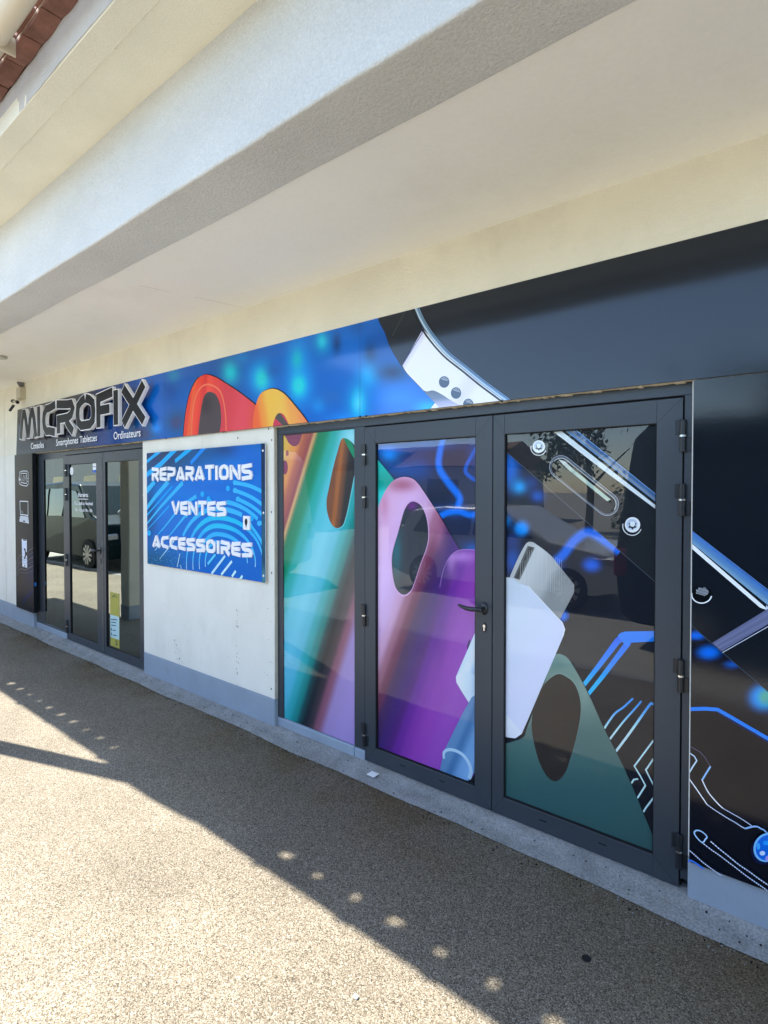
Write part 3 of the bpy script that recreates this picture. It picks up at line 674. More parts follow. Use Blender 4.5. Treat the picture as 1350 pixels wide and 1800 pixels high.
for i in range(150):
    a = random.gauss(250, 110); b_ = random.uniform(1150, 1420)
    if b_ > 1110+abs(a-200)*.1 and 60 < a < 1000: A.ell(*Z(a, b_), random.uniform(.3, .8), random.uniform(.4, 1.0), (60, 170, 215), n=5)
A.poly([Z(1232, 0), Z(1300, 0), Z(1300, 1600), Z(1242, 1600)], field((6, 40, 74), [(465, 935, 8, 60, (60, 120, 130), .7), (465, 1015, 8, 20, (90, 160, 160), .8)]), .04)
A.build('printed_face', M['signp'], sg)
def word(s, xy0, xy1, h0, h1, widths=None):
    n = len(s); wd = [widths.get(c, 1) if widths else 1 for c in s]; tot = sum(wd)+.16*(n-1); acc = 0
    LYF = GY-.011
    for i, c in enumerate(s):
        t0 = acc/tot; t1 = (acc+wd[i])/tot; acc += wd[i]+.16
        # interpolate along the wall in metres
        A0 = onY(*Z(*xy0), LYF); B0 = onY(*Z(*xy1), LYF); xa = A0.x+(B0.x-A0.x)*t0; xb = A0.x+(B0.x-A0.x)*t1
        z0 = A0.z+(B0.z-A0.z)*t0; hh = h0
        letter(c, xa, xb, z0, z0+hh, LYF, .010, .030, (M['lwhite'],), 'letter', sg)
hpx = lambda a, b0, b1: onY(*Z(a, b1), GY).z-onY(*Z(a, b0), GY).z
wd = {'I': .28, 'E': .85, 'S': 1, 'T': .95}
word('REPARATIONS', (98, 440), (1130, 428), hpx(600, 440, 296), 0, wd)
word('VENTES', (305, 786), (862, 805), hpx(600, 795, 655), 0, wd)
word('ACCESSOIRES', (108, 1120), (1132, 1232), hpx(600, 1170, 1040), 0, wd)
u = MB()
for a, b_ in ((1248, 130), (1254, 772), (1254, 1420)):
    p = onY(*Z(a, b_), GY-.003); u.tube([p+Vector((0, .002, 0)), p-Vector((0, .004, 0))], .0085, 12)
u.build('screw_cap', M['white'], sg)
u = MB(); p = onY(*Z(1040, 945), GY-.012); q = onY(*Z(1108, 805), GY-.012); u.box(p.x, q.x, GY-.013, GY-.0008, p.z, q.z); tg = u.build('plug_socket', M['white'], sg, bevel=.002)
u = MB(); mx_ = (p.x+q.x)/2
for k_, (zz, r1) in enumerate(((.72, .010), (.6, .016), (.48, .013), (.36, .008), (.22, .004))): zc = p.z+(q.z-p.z)*zz; u.tube([(mx_, GY-.0155, zc), (mx_, GY-.012, zc)], r1, 8)
u.build('pictogram', M['black'], tg)

# ================================================================== GLAZED DOORS
def hinge(parent, x, z0, z1, y=-.011, r=.0125):
    zm = (z0+z1)/2
    m_ = MB().tube([(x, y, z0), (x, y, zm-.004)], r, 12).tube([(x, y, zm+.004), (x, y, z1)], r, 12).box(x+.004, x+.030, y+.004, y+.012, z0+.002, zm-.006).box(x-.030, x-.004, y+.004, y+.012, zm+.006, z1-.002)
    h = m_.build('hinge', M['black'], parent, bevel=.0015)
    MB().tube([(x, y, zm-.004), (x, y, zm+.004)], r*1.08, 12).build('hinge_ring', M['steel'], h)
    return h
def frame_rect(mb, x0, x1, z0, z1, wl, wr, wb, wt, y0, y1):
    mb.box(x0, x0+wl, y0, y1, z0, z1); mb.box(x1-wr, x1, y0, y1, z0, z1)
    mb.box(x0+wl, x1-wr, y0, y1, z1-wt, z1); mb.box(x0+wl, x1-wr, y0, y1, z0, z0+wb)
def leaf(name, label, x0, x1, z0, z1, g0, g1, gz0_, gz1_, glassmat, hx, hz, group, film=None):
    t = thing(name, label, 'door', group)
    mb = MB(); yf, yb = -.004, .045
    mb.box(x0, g0, yf, yb, z0, z1); mb.box(g1, x1, yf, yb, z0, z1)
    mb.box(g0, g1, yf, yb, gz1_, z1); mb.box(g0, g1, yf, yb, z0, gz0_)
    mb.build('door_frame', M['alu'], t, bevel=.0018, seg=2)
    # mitre joints and glazing beads
    mb = MB()
    for (ax, az, bx, bz) in ((x0+.002, z0+.002, g0, gz0_), (x0+.002, z1-.002, g0, gz1_), (x1-.002, z0+.002, g1, gz0_), (x1-.002, z1-.002, g1, gz1_)):
        d = Vector((bx-ax, 0, bz-az)).normalized(); n_ = Vector((-d.z, 0, d.x))*.0006
        a = Vector((ax, yf-.0003, az)); b_ = Vector((bx, yf-.0003, bz)); mb.poly([a-n_, b_-n_, b_+n_, a+n_])
    mb.build('mitre_joint', M['rubber'], t)
    mb = MB(); s_ = .004
    mb.box(g0, g0+s_, .0, .016, gz0_, gz1_); mb.box(g1-s_, g1, .0, .016, gz0_, gz1_); mb.box(g0+s_, g1-s_, .0, .016, gz1_-s_, gz1_); mb.box(g0+s_, g1-s_, .0, .016, gz0_, gz0_+s_)
    mb.build('glazing_seal', M['rubber'], t)
    mb = MB(); 
    for k_ in (.3, .7): xx = g0+(g1-g0)*k_; mb.box(xx-.018, xx+.018, yf-.0008, yf+.004, z0+(gz0_-z0)*.55, z0+(gz0_-z0)*.55+.005)
    mb.build('drain_slot', M['rubber'], t)
    mb = MB(); mb.box(g0+.001, g1-.001, .010, .014, gz0_+.001, gz1_-.001); mb.build('glass', glassmat, t)
    for z in hz: hinge(t, hx, z[0], z[1])
    return t
def px_z(x, y, Y=-.01): return onY(x, y, Y).z
# ---- right-hand set
fr = thing('door_surround', 'anthracite metal frame with fixed side pane and purple film doors in the foreground', 'door frame')
rX0, rX1 = OR[0]+.003, -.4685
gA0, gA1 = onY(498.3, 1000, .004).x, onY(623.8, 1000, .004).x
lx0 = onY(641.3, 1000, -.004).x; lm = onY(865.5, 1000, -.004).x; lx1 = onY(1197, 1100, -.004).x
ZLT = 2.094; ZLB = .047
mb = MB()
mb.box(rX0, rX1, -.002, .05, 2.103, 2.1585)
mb.box(rX0, gA0, -.0015, .05, .104, 2.1025); mb.box(gA1, lx0-.0035, -.0015, .05, .104, 2.1025); mb.box(lx1+.0055, rX1-.0005, -.0015, .05, .085, 2.1025)
mb.box(gA0, gA1, -.001, .05, onY(498, 764, .004).z-.004, 2.1023)
mb.build('outer_frame', M['alu'], fr, bevel=.0015)
mb = MB(); mb.box(gA0-.01, lx0, .02, .05, .1042, .112); mb.box(lx1+.001, lx1+.005, .01, .05, .05, 2.10); mb.box(lx0-.003, lx0-.0005, .01, .05, .05, 2.10); mb.box(lx0, lx1, .012, .05, 2.0945, 2.1028); mb.box(lm-.003, lm+.003, .012, .05, .05, 2.094)
mb.build('gasket', M['rubber'], fr)
gzA0, gzA1 = .105, onY(498, 764.6, .004).z-.004
mb = MB(); mb.box(gA0+.001, gA1-.001, .002, .006, gzA0, gzA1); mb.build('glass', M['glass'], fr)
glB0, glB1 = onY(662.3, 1000, .01).x, onY(837.8, 1000, .01).x
glC0, glC1 = onY(888.2, 1000, .01).x, onY(1153.6, 1000, .01).x
gzB1 = onY(662, 780, .01).z; gzB0 = onY(662, 1313, .01).z; gzC1 = (onY(888, 765, .01).z+onY(1153, 741, .01).z)/2; gzC0 = (onY(888, 1403, .01).z+onY(1153, 1501, .01).z)/2
gz1_ = (gzB1+gzC1)/2; gz0_ = (gzB0+gzC0)/2
gap = .0022
zh = lambda x, a, b_: (px_z(x, b_), px_z(x, a))
dB = leaf('door_leaf', 'grey framed glass door with pink and purple phone case film and black lever handle', lx0, lm-gap, ZLB, ZLT, glB0, glB1, gz0_, gz1_, M['glass'], lx0-.001, [zh(637, 781, 818), zh(637, 855, 893), zh(637, 1062, 1100), zh(637, 1270, 1310)], 'glazed door leaves')
dC = leaf('door_leaf', 'grey framed glass door nearest the camera with dark green case and circuit lines film', lm+gap, lx1, ZLB, ZLT, glC0, glC1, gz0_, gz1_, M['glass'], lx1+.002, [zh(1195, 738, 795), zh(1195, 850, 907), zh(1195, 1159, 1216), zh(1195, 1466, 1526)], 'glazed door leaves')
def handle(parent, x, z, s=1, lz=None):
    mb = MB(); mb.tube([(x, -.004, z), (x, -.012, z)], .0165, 16); 
    for i in range(len(mb.v)): vx = mb.v[i]; mb.v[i] = (vx[0], vx[1], z+(vx[2]-z)*2.0)
    mb.tube([(x, -.012, z+.002), (x, -.05, z+.002)], .010, 12)
    mb.tube([(x+.010*s, -.052, z+.002), (x-.02*s, -.054, z+.001), (x-.05*s, -.055, z-.002), (x-.08*s, -.055, z-.001), (x-.105*s, -.053, z+.004), (x-.130*s, -.050, z+.010)], [.0105, .0115, .0125, .0115, .0095, .006], 12)
    mb.build('handle', M['black'], parent, smooth=True)
    zk = lz if lz else z-.075
    mb = MB().tube([(x, -.0035, zk), (x, -.009, zk)], .0125, 16)
    for i in range(len(mb.v)): vx = mb.v[i]; mb.v[i] = (vx[0], vx[1], zk+(vx[2]-zk)*2.1)
    lk = mb.build('lock', M['black'], parent)
    MB().tube([(x, -.0085, zk+.008), (x, -.0115, zk+.008)], .0075, 12).box(x-.003, x+.003, -.0112, -.0086, zk-.016, zk+.004).build('cylinder', M['steel'], lk)
    MB().tube([(x, -.011, zk+.008), (x, -.0122, zk+.008)], .0022, 8).build('keyway', M['rubber'], lk)
hx_ = onY(851, 1070, -.01).x; handle(dB, hx_, px_z(851, 1070), 1, px_z(849.5, 1103))

# ---- films ------------------------------------------------------------
S = lambda a, b_: (480+a/2.4, 700+b_/2.4)         # coordinates of an enlarged detail
u30 = lambda x, y: (x-480)*2.4+.30*((y-700)*2.4-1000)
def soft(pr, pts, col): pr.poly(pts, col)
A = Print(Plane(.0085), (gA0, gA1, gzA0, gzA1), .012, 1.3)
A.LIFT = .00008
stripe = stops([(-260, (226, 160, 66)), (-195, (228, 168, 74)), (-150, (220, 140, 68)), (-112, (164, 84, 66)), (-90, (140, 66, 66)), (-79, (206, 160, 100)), (-70, (120, 120, 80)), (-62, (26, 116, 74)), (-38, (14, 124, 84)), (0, (40, 156, 144)), (45, (84, 178, 186)), (90, (96, 184, 194)), (135, (78, 172, 184)), (165, (34, 152, 150)), (198, (0, 120, 112)), (226, (8, 52, 56)), (245, (16, 26, 34)), (272, (52, 42, 52)), (302, (130, 76, 94)), (345, (156, 130, 176)), (420, (160, 134, 184)), (520, (150, 126, 180))], u30)
A.base(field(stripe, [(500, 1180, 30, 90, (72, 160, 200), .35), (618, 770, 16, 18, (170, 215, 220), .7)]), .013)
A.poly([S(*p) for p in closed_spline([(52, 140), (57, 172), (72, 194), (92, 203), (110, 190), (120, 160), (126, 130)])], (128, 62, 84))
A.ell(*S(60, 232), 2.6, 5.2, (150, 58, 50)); A.ell(*S(50, 292), 5.2, 12.5, (128, 42, 70)); A.ell(*S(130, 122), 8, 3, (196, 80, 70))
hole = [S(*p) for p in closed_spline([(292, 170), (272, 225), (252, 300), (236, 378), (226, 430), (229, 482), (246, 530), (270, 548), (294, 536), (306, 505), (318, 455), (338, 350), (352, 270), (350, 215), (328, 182)])]
A.poly([(a+1.2, b_+1.0) for a, b_ in hole], (110, 190, 190)); A.poly(hole, stops([(590, (120, 72, 48)), (597, (160, 92, 48)), (605, (104, 66, 46)), (613, (46, 42, 42)), (624, (40, 42, 46))], lambda x, y: x+(y-830)*.11+1), .012)
A.poly([S(*p) for p in spline([(296, 168), (318, 174), (336, 196), (350, 236), (356, 262), (340, 250), (318, 210)])], (20, 128, 88))
A.build('window_film', M['film'], fr)

A = Print(Plane(.0185), (glB0, glB1, gz0_, gz1_), .016, 1.32); A.LIFT = .00008
BL = (0, 94, 210)
A.base(field((22, 32, 62), [
    S(480, 215)+(40, 14, (10, 84, 190), .9), S(490, 240)+(15, 13, (0, 124, 225), .9), S(640, 190)+(60, 12, (12, 70, 165), .8), S(540, 300)+(40, 16, (14, 74, 170), .7), S(620, 300)+(24, 26, (14, 60, 150), .6),
    S(770, 470)+(16, 11, (6, 100, 224), .9), S(850, 640)+(20, 14, (10, 84, 190), .8), S(850, 500)+(8, 8, (8, 80, 190), .8), S(850, 240)+(12, 36, (14, 70, 165), .55), S(700, 420)+(36, 30, (22, 34, 56), .8), S(690, 470)+(18, 8, (12, 66, 160), .6)]), .014)
def glow(pr, pts, w, col, bgc, n=4):
    for i in range(n):
        t = (i+1)/n; pr.line(pts, w*(1.35-.75*i/(n-1)), mix(bgc, col, t), smooth=len(pts) > 2)
glow(A, [S(*p) for p in ((720, 160), (705, 220), (700, 290), (735, 350), (785, 415), (782, 450), (775, 480))], 13, BL, (18, 46, 104), 6)
glow(A, [S(*p) for p in ((700, 500), (740, 482), (785, 478), (830, 492), (880, 488))], 11, BL, (18, 46, 104), 6)
glow(A, [S(*p) for p in ((880, 170), (840, 240), (812, 300), (830, 330), (880, 360))], 7, (10, 74, 180), (18, 46, 104), 5)
A.poly([S(*p) for p in ((425, 236), (437, 250), (505, 330), (520, 352), (470, 460), (425, 480))], (0, 60, 70)); A.poly([S(*p) for p in ((425, 240), (437, 253), (502, 332), (515, 352), (470, 460), (425, 480))], stops([(810, (30, 178, 166)), (850, (0, 144, 128)), (870, (60, 190, 186))], lambda x, y: y), .012)
u35 = lambda x, y: (x-480)*2.4+.35*((y-700)*2.4-1000)
def pk(x, y):
    a = stops([(150, (176, 110, 130)), (210, (206, 160, 186)), (300, (206, 160, 192)), (380, (204, 162, 200)), (440, (190, 148, 186)), (480, (186, 140, 170)), (512, (146, 90, 112)), (545, (104, 48, 74)), (582, (62, 34, 82)), (622, (60, 30, 98)), (655, (72, 26, 104)), (690, (98, 34, 132)), (730, (122, 46, 146)), (780, (138, 58, 156)), (860, (142, 68, 162)), (960, (136, 60, 160))], u35)(x, y)
    return a
pink = spline([S(*p) for p in ((425, 500), (437, 478), (455, 430), (480, 382), (510, 347), (550, 332), (588, 339), (612, 360), (632, 388), (664, 436), (700, 492), (740, 560), (784, 634), (800, 660))])+[S(800, 900), S(800, 1700), S(425, 1700)]
A.poly([(a+1.6, b_-.8) for a, b_ in pink], (10, 12, 34))
A.poly(pink, field(pk, [S(545, 365)+(26, 12, (150, 72, 96), .75), S(470, 450)+(8, 26, (190, 120, 150), .7), S(700, 560)+(14, 40, (172, 110, 142), .6), S(600, 470)+(20, 10, (216, 176, 200), .5), S(470, 800)+(16, 60, (206, 170, 216), .4)]), .012)
purp = spline([S(*p) for p in ((700, 830), (708, 780), (722, 718), (748, 668), (784, 643), (830, 640), (880, 644))])+[S(880, 1700), S(560, 1700), S(600, 1250), S(660, 1000)]
A.line([S(*p) for p in spline([(704, 800), (709, 770), (722, 718), (748, 668), (784, 643), (830, 640), (880, 644)])], [.4, 2.4], (176, 124, 188))
A.poly(purp, field(pk, [S(790, 668)+(34, 12, (178, 122, 190), .8), S(752, 700)+(8, 22, (190, 140, 196), .5), S(700, 960)+(12, 80, (84, 30, 118), .4)]), .012)
hole = [S(*p) for p in closed_spline([(586, 436), (556, 470), (530, 560), (506, 645), (502, 700), (508, 760), (522, 806), (550, 829), (578, 816), (596, 780), (622, 700), (648, 630), (656, 575), (648, 505), (624, 452)])]
A.poly([(a+(a-722)*.045, b_+(b_-965)*.035) for a, b_ in hole], (198, 152, 190)); A.poly(hole, field((34, 40, 50), [S(520, 650)+(10, 50, (16, 92, 100), .9), S(586, 452)+(10, 9, (110, 30, 120), .9), S(600, 720)+(14, 20, (60, 66, 70), .5)]), .012)
# purple slot and white lead
A.ell(*S(826, 1040), 2.0, 10, (44, 14, 84), rot=.2)
A.poly([S(*p) for p in ((870, 950), (858, 975), (835, 1030), (800, 1110), (772, 1176), (774, 1196), (800, 1240), (828, 1287), (870, 1262))], stops([(0, (196, 206, 214)), (14, (208, 216, 222)), (30, (150, 176, 196)), (55, (100, 138, 172)), (80, (78, 120, 160))], lambda x, y: (x-802)+(y-1190)*.42), .012)
A.poly([S(*p) for p in ((775, 1172), (800, 1150), (840, 1160), (870, 1180), (870, 1290), (828, 1286), (800, 1242), (774, 1198))], stops([(0, (214, 220, 224)), (20, (196, 206, 214)), (40, (164, 186, 204))], lambda x, y: x-802), .012)
A.poly([S(*p) for p in ((870, 1240), (838, 1262), (800, 1330), (722, 1488), (700, 1590), (820, 1640), (834, 1606), (870, 1540))], stops([(0, (92, 130, 166)), (12, (66, 110, 152)), (30, (110, 150, 190)), (46, (120, 160, 200)), (60, (80, 124, 168))], lambda x, y: (x-772)+(y-1372)*.42), .012)
A.line([S(*p) for p in spline([(722, 1520), (722, 1494), (742, 1482), (775, 1488), (806, 1508), (828, 1542), (836, 1574), (828, 1604)])], [4.5, 7.5], (170, 194, 226))
A.poly([S(*p) for p in ((880, 1530), (858, 1560), (846, 1590), (834, 1608), (818, 1613), (806, 1609), (798, 1618), (880, 1680))], (10, 14, 24))
A.build('window_film', M['film'], dB)

A = Print(Plane(.0185), (glC0, glC1, gz0_, gz1_), .02, 1.2); A.LIFT = .00008
T = lambda a, b_: (850+a/1.8947, 650+b_/1.8947)
U = lambda a, b_: (1020+a/5.295, 1080+b_/5.295)
V6 = lambda a, b_: (880+a/4.821, 740+b_/4.821)
B1 = (0, 110, 232)
A.base(field((6, 14, 28), [
    (892, 825, 24, 40, (0, 92, 200), 1.0, 1.3), (914, 856, 14, 13, (0, 150, 236), .95), (945, 872, 13, 11, (0, 80, 195), .9), (935, 848, 14, 14, (10, 62, 150), .7), (917, 929, 14, 14, (0, 130, 240), 1, 2), (888, 916, 12, 12, (0, 130, 236), .9), (900, 985, 18, 28, (4, 78, 190), .8), (900, 950, 16, 14, (8, 56, 130), .7),
    (1040, 993, 17, 13, (20, 84, 210), .95, 1.6), (990, 1083, 9, 9, (10, 104, 240), 1, 2), (978, 990, 14, 12, (14, 74, 190), .8)]), .014)
glow(A, [(972, 992), (990, 975), (1010, 950), (1034, 936), (1062, 950), (1090, 970)], 17, (18, 88, 205), (14, 26, 50), 6)
# phone back above the diagonal
A.poly([(880, 786), (888, 792.5), (1153.5, 1024.7), (1170, 1040), (1170, 700), (880, 700)], (22, 27, 33)); A.line([(880, 785.5), (1160, 1030)], .9, (70, 84, 96))
A.poly([V6(*p) for p in ((380, 20), (505, 78), (560, 120), (1340, 735), (1340, 765), (820, 380), (430, 74))], (206, 214, 216)); A.line([V6(370, 30), V6(1340, 752)], 1.2, (250, 252, 252))
A.poly([V6(*p) for p in ((520, 40), (640, 78), (1340, 640), (1340, 705), (545, 80))], stops([(0, (128, 150, 178)), (6, (88, 126, 172)), (12, (60, 90, 130))], lambda x, y: (1154-x)*-.62-(y-878)*.785+8 if False else ((x-1000)*.62-(y-766)*.785)), .01)
A.line([V6(590, 80), V6(1340, 690)], 1.2, (150, 140, 110)); A.line([V6(640, 78), V6(1340, 640)], 1.2, (110, 150, 200))
for cx, cy, r in ((947.4, 785, 11), (1112, 922.5, 13.5)):
    A.ring(cx-.6, cy+2.2, r*1.22, r*1.2, 1.3, (226, 232, 238), 20, 195); A.ell(cx, cy, r, r, (226, 230, 238)); A.ell(cx-1, cy-1, r*.72, r*.7, (176, 186, 204))
    A.poly([(cx+r*(.62 if i % 2 else .36)*math.cos(math.pi*i/6), cy+1+r*(.60 if i % 2 else .36)*math.sin(math.pi*i/6)) for i in range(12)], (24, 28, 40)); A.ell(cx, cy-r*.1, r*.34, r*.36, (214, 220, 232))
c1 = V6(512, 390); c2 = V6(905, 705); dx, dy = c2[0]-c1[0], c2[1]-c1[1]; ln = math.hypot(dx, dy); ux, uy = dx/ln, dy/ln; vx_, vy_ = -uy, ux
def stad(r, k=12):
    P = []
    for i in range(k+1): a = math.pi/2+math.pi*i/k; P.append((c1[0]+(ux*math.cos(a)+vx_*math.sin(a))*r, c1[1]+(uy*math.cos(a)+vy_*math.sin(a))*r))
    for i in range(k+1): a = -math.pi/2+math.pi*i/k; P.append((c2[0]+(ux*math.cos(a)+vx_*math.sin(a))*r, c2[1]+(uy*math.cos(a)+vy_*math.sin(a))*r))
    return P
for r, c in ((20.4, (170, 178, 190)), (19.5, (18, 22, 28)), (18.0, (140, 148, 160)), (17.3, (16, 20, 26))): A.poly(stad(r), c)
sq = stad(15.6); A.line(sq[6:13]+sq[13:20], .9, (214, 222, 230))
A.poly([V6(*p) for p in ((490, 325), (545, 340), (600, 395), (935, 665), (905, 680), (560, 400))], stops([(812, (196, 198, 190)), (830, (160, 176, 164)), (860, (166, 186, 172)), (880, (190, 200, 176))], lambda x, y: y), .012)
# circuit lines
CL = stops([(1110, (0, 84, 214)), (1160, (8, 112, 236)), (1205, (40, 160, 255))], lambda x, y: y)
A.line([U(25, 668), U(180, 470), U(345, 250), U(405, 205)], [6.5, 12], CL, cell=.02); A.line([U(70, 750), U(210, 575), U(350, 390), U(450, 260)], [6, 10], CL, cell=.02)
A.poly([U(*p) for p in ((350, 200), (375, 172), (420, 158), (760, 152), (760, 246), (480, 262), (430, 300))], B1)
LC = lambda y0, y1: stops([(y0, (48, 140, 250)), (y1, (196, 228, 250))], lambda x, y: y)
for pts, w in (([(222, 1065), (275, 985), (330, 915), (400, 865), (450, 820), (492, 780)], 3.2), ([(272, 1165), (400, 1000), (520, 865), (570, 805)], 3.0), ([(330, 1278), (470, 1090), (640, 850), (668, 832), (715, 835)], 3.8)): A.line([U(*p) for p in pts], w, LC(1230, 1290), smooth=True, cell=.03)
for pts in ([(720, 1120), (698, 1150), (505, 1410), (560, 1500), (608, 1590), (532, 1710)], [(720, 1290), (698, 1320), (612, 1445), (720, 1660)], [(470, 1580), (500, 1535), (540, 1528)], [(720, 1640), (693, 1690), (610, 1800), (590, 1835)]): A.line([U(*p) for p in pts], 2.6, (190, 226, 246))
# dark green case
case = spline([T(*p) for p in ((50, 1250), (130, 1225), (150, 1180), (215, 1010), (228, 962), (243, 947), (262, 948), (285, 965), (320, 1022), (360, 1100), (400, 1190), (440, 1268), (480, 1350), (530, 1470), (568, 1560), (600, 1640))])+[T(600, 1700), T(50, 1700)]
A.poly([(a+.8, b_-.6) for a, b_ in case], (14, 30, 34))
A.poly(case, field(stops([(1150, (112, 140, 128)), (1230, (104, 128, 116)), (1300, (74, 106, 100)), (1400, (48, 86, 86)), (1500, (48, 82, 82))], lambda x, y: y), [T(245, 975)+(18, 14, (78, 118, 112), .7), T(335, 1070)+(12, 30, (140, 160, 146), .5), T(100, 1350)+(30, 40, (52, 96, 88), .5)]), .016)
hole = closed_spline([(979, 1185), (997, 1190), (1011, 1203), (1020, 1228), (1021, 1256), (1014, 1294), (1004, 1330), (994, 1358), (978, 1373), (962, 1364), (948, 1338), (938, 1300), (935, 1270), (941, 1235), (955, 1205)])
A.poly([(a+.8, b_-2.2) for a, b_ in hole], (120, 146, 134)); A.poly(hole, field((42, 36, 34), [(965, 1200, 20, 20, (30, 30, 30), .6)]), .03)
# white plug and connector
A.poly([T(*p) for p in spline([(84, 700), (110, 640), (132, 596), (146, 576), (160, 573), (175, 580), (222, 616), (262, 664), (303, 716)])+[(302, 742), (255, 832), (200, 840), (100, 740)]], stops([(0, (206, 206, 200)), (14, (176, 176, 170)), (34, (192, 192, 188)), (70, (172, 172, 170)), (90, (140, 140, 138))], lambda x, y: (x-900)*.86+(y-1000)*.5+10), .012)
A.poly([T(*p) for p in ((101, 692), (148, 586), (172, 592), (122, 700))], stops([(0, (110, 108, 102)), (8, (40, 40, 40)), (14, (120, 118, 112))], lambda x, y: (x-903)*.86+(y-1014)*.4+2), .01)
body = [T(*p) for p in ((50, 690), (75, 690), (100, 694), (120, 712), (150, 720), (245, 822), (262, 838), (272, 862), (268, 884), (210, 1020), (150, 1162), (128, 1212), (108, 1226), (50, 1218))]
A.poly(body, stops([(0, (180, 188, 196)), (30, (192, 198, 210)), (70, (196, 198, 216)), (110, (204, 204, 222))], lambda x, y: (y-1014)*.3+(x-888)*.4), .016)
for i in range(26):
    A.line([T(96+i*7.2, 600+abs(i-9)*2.2+(26 if i < 7 else 0)), T(96+i*7.2-2, 600+abs(i-9)*2.2+120)], .35, (180, 182, 182) if i % 2 else (198, 199, 197)) if 3 < i < 24 else None
A.poly(body, stops([(0, (184, 192, 198)), (30, (196, 202, 212)), (70, (200, 202, 218)), (110, (208, 208, 224))], lambda x, y: (y-1014)*.3+(x-888)*.4+1.6*math.sin(x*1.9)), .008)
A.line([T(150, 720), T(245, 822), T(264, 842), T(272, 864), T(266, 886)], 1.4, (222, 226, 232)); A.poly([T(50, 1135), T(80, 1150), T(130, 1208), T(104, 1226), T(50, 1218)], (212, 214, 226))
A.build('window_film', M['film'], dC)

# ---- right printed panel
rp_ = thing('mural_panel', 'glossy black printed wall panel with circuit lines and phone edge right of the doors', 'wall panel')
pr = Plane(-.048)
RX0 = onY(1216.2, 1000, -.048).x; RZ0 = (px_z(1213, 1516, -.048)+px_z(1350, 1566, -.048))/2
u = MB(); u.box(RX0, 2.6, -.0475, WF-.0045, RZ0, 2.1505); u.build('panel', M['black'], rp_)
A = Print(pr, (RX0, 2.6, RZ0, 2.1505), .04)
A.base(field((6, 12, 24), [(1246, 1147, 22, 13, (0, 96, 226), 1, 1.8), (1224, 1117, 18, 8, (0, 92, 222), 1, 2), (1288, 1168, 16, 7, (0, 80, 190), .9, 1.5), (1341, 1226, 26, 24, (0, 130, 236), 1, 2), (1348, 1226, 14, 14, (130, 196, 96), 1, 1.6), (1380, 1230, 40, 20, (0, 120, 220), .8)]), .012)
A.poly([(1200, 1086.5), (1216.8, 1101), (1350, 1216), (1600, 1432), (1600, 500), (1200, 500)], (20, 26, 33)); A.line([(1200, 1086.5), (1600, 1432)], .9, (60, 74, 90))
A.poly([(1200, 920), (1216.8, 935), (1350, 1038), (1600, 1231), (1600, 1258), (1350, 1064), (1216.8, 955), (1200, 941)], stops([(0, (120, 158, 186)), (8, (84, 130, 178)), (15, (70, 120, 190)), (19, (40, 60, 90))], lambda x, y: ((x-1216.8)*.62-(y-955)*.785)), .01)
A.line([(1200, 921), (1350, 1037), (1600, 1230)], 1.2, (90, 130, 200))
A.poly([(1200, 943), (1216.8, 956), (1346, 1068), (1347, 1072), (1336, 1068), (1216.8, 965), (1200, 951)], (232, 238, 242)); A.poly([(1347, 1064), (1620, 1276), (1620, 1286), (1346, 1071)], (200, 210, 222))
A.poly([(1252, 1130), (1350, 1070), (1480, 990), (1500, 1010), (1350, 1100), (1269, 1145)], (104, 110, 142)); 
for i in range(5): A.line([(1254+i*3, 1131+i*2.6), (1350+i*2, 1072+i*5.6)], .6, (132, 138, 168) if i % 2 else (84, 88, 120))
A.line([(1269, 1146.5), (1360, 1093)], 2.4, (14, 16, 34)); A.line([(1270, 1147), (1362, 1094.5)], 1.1, (200, 208, 222))
A.ell(1233.5, 1046, 18.5, 15, (10, 13, 18)); A.ring(1233.5, 1045, 17.5, 15, 1.9, (232, 238, 242), 10, 190)
for i in range(-4, 5):
    for j in range(-3, 3):
        ex, ey = 1234+i*2.4+(j % 2)*1.2, 1040+j*2.5+i*.7
        if ((ex-1234)/11)**2+((ey-1040)/7.5)**2 < 1: A.ell(ex, ey, .95, .95, (210, 218, 230), n=4)
BLN = (36, 116, 232)
A.line([(1200, 1246.4), (1240, 1245.5), (1261.7, 1247), (1288, 1262), (1350, 1298), (1600, 1440)], 6.5, BLN); A.line([(1262, 1252), (1288, 1268), (1350, 1304), (1600, 1446)], 1.4, (14, 44, 110))
tl = (206, 226, 244)
def Y7(a, b_): return (1200+a/6, 1280+b_/6)
def beads(pts, w):
    P = spline(pts, 4); A.line(P, w, (120, 160, 220)); 
    for i in range(len(P)-1):
        a, b_ = P[i], P[i+1]; A.line([(a[0]+(b_[0]-a[0])*.1, a[1]+(b_[1]-a[1])*.1), (a[0]+(b_[0]-a[0])*.62, a[1]+(b_[1]-a[1])*.62)], w*1.3, (240, 246, 252))
A.line([Y7(*p) for p in ((40, 240), (75, 260), (125, 295), (150, 340), (110, 400), (75, 460), (50, 500))], 2.0, tl)
A.line([Y7(*p) for p in ((40, 170), (80, 190), (180, 245), (240, 310), (295, 400))], 1.1, (110, 100, 120)); A.line([Y7(295, 400), Y7(205, 545)], 2.4, (150, 196, 240)); A.line([Y7(*p) for p in ((205, 540), (270, 670), (370, 790), (430, 845))], 2.0, (246, 250, 252), smooth=True)
beads([Y7(*p) for p in ((430, 845), (515, 892), (600, 940), (665, 980), (730, 1025))], 1.3)
A.line([Y7(*p) for p in ((40, 480), (72, 530), (150, 640), (260, 800))], 2.0, (246, 250, 252)); beads([Y7(*p) for p in ((260, 800), (330, 850), (400, 895), (480, 945), (560, 990), (620, 1030), (660, 1050))], 1.5)
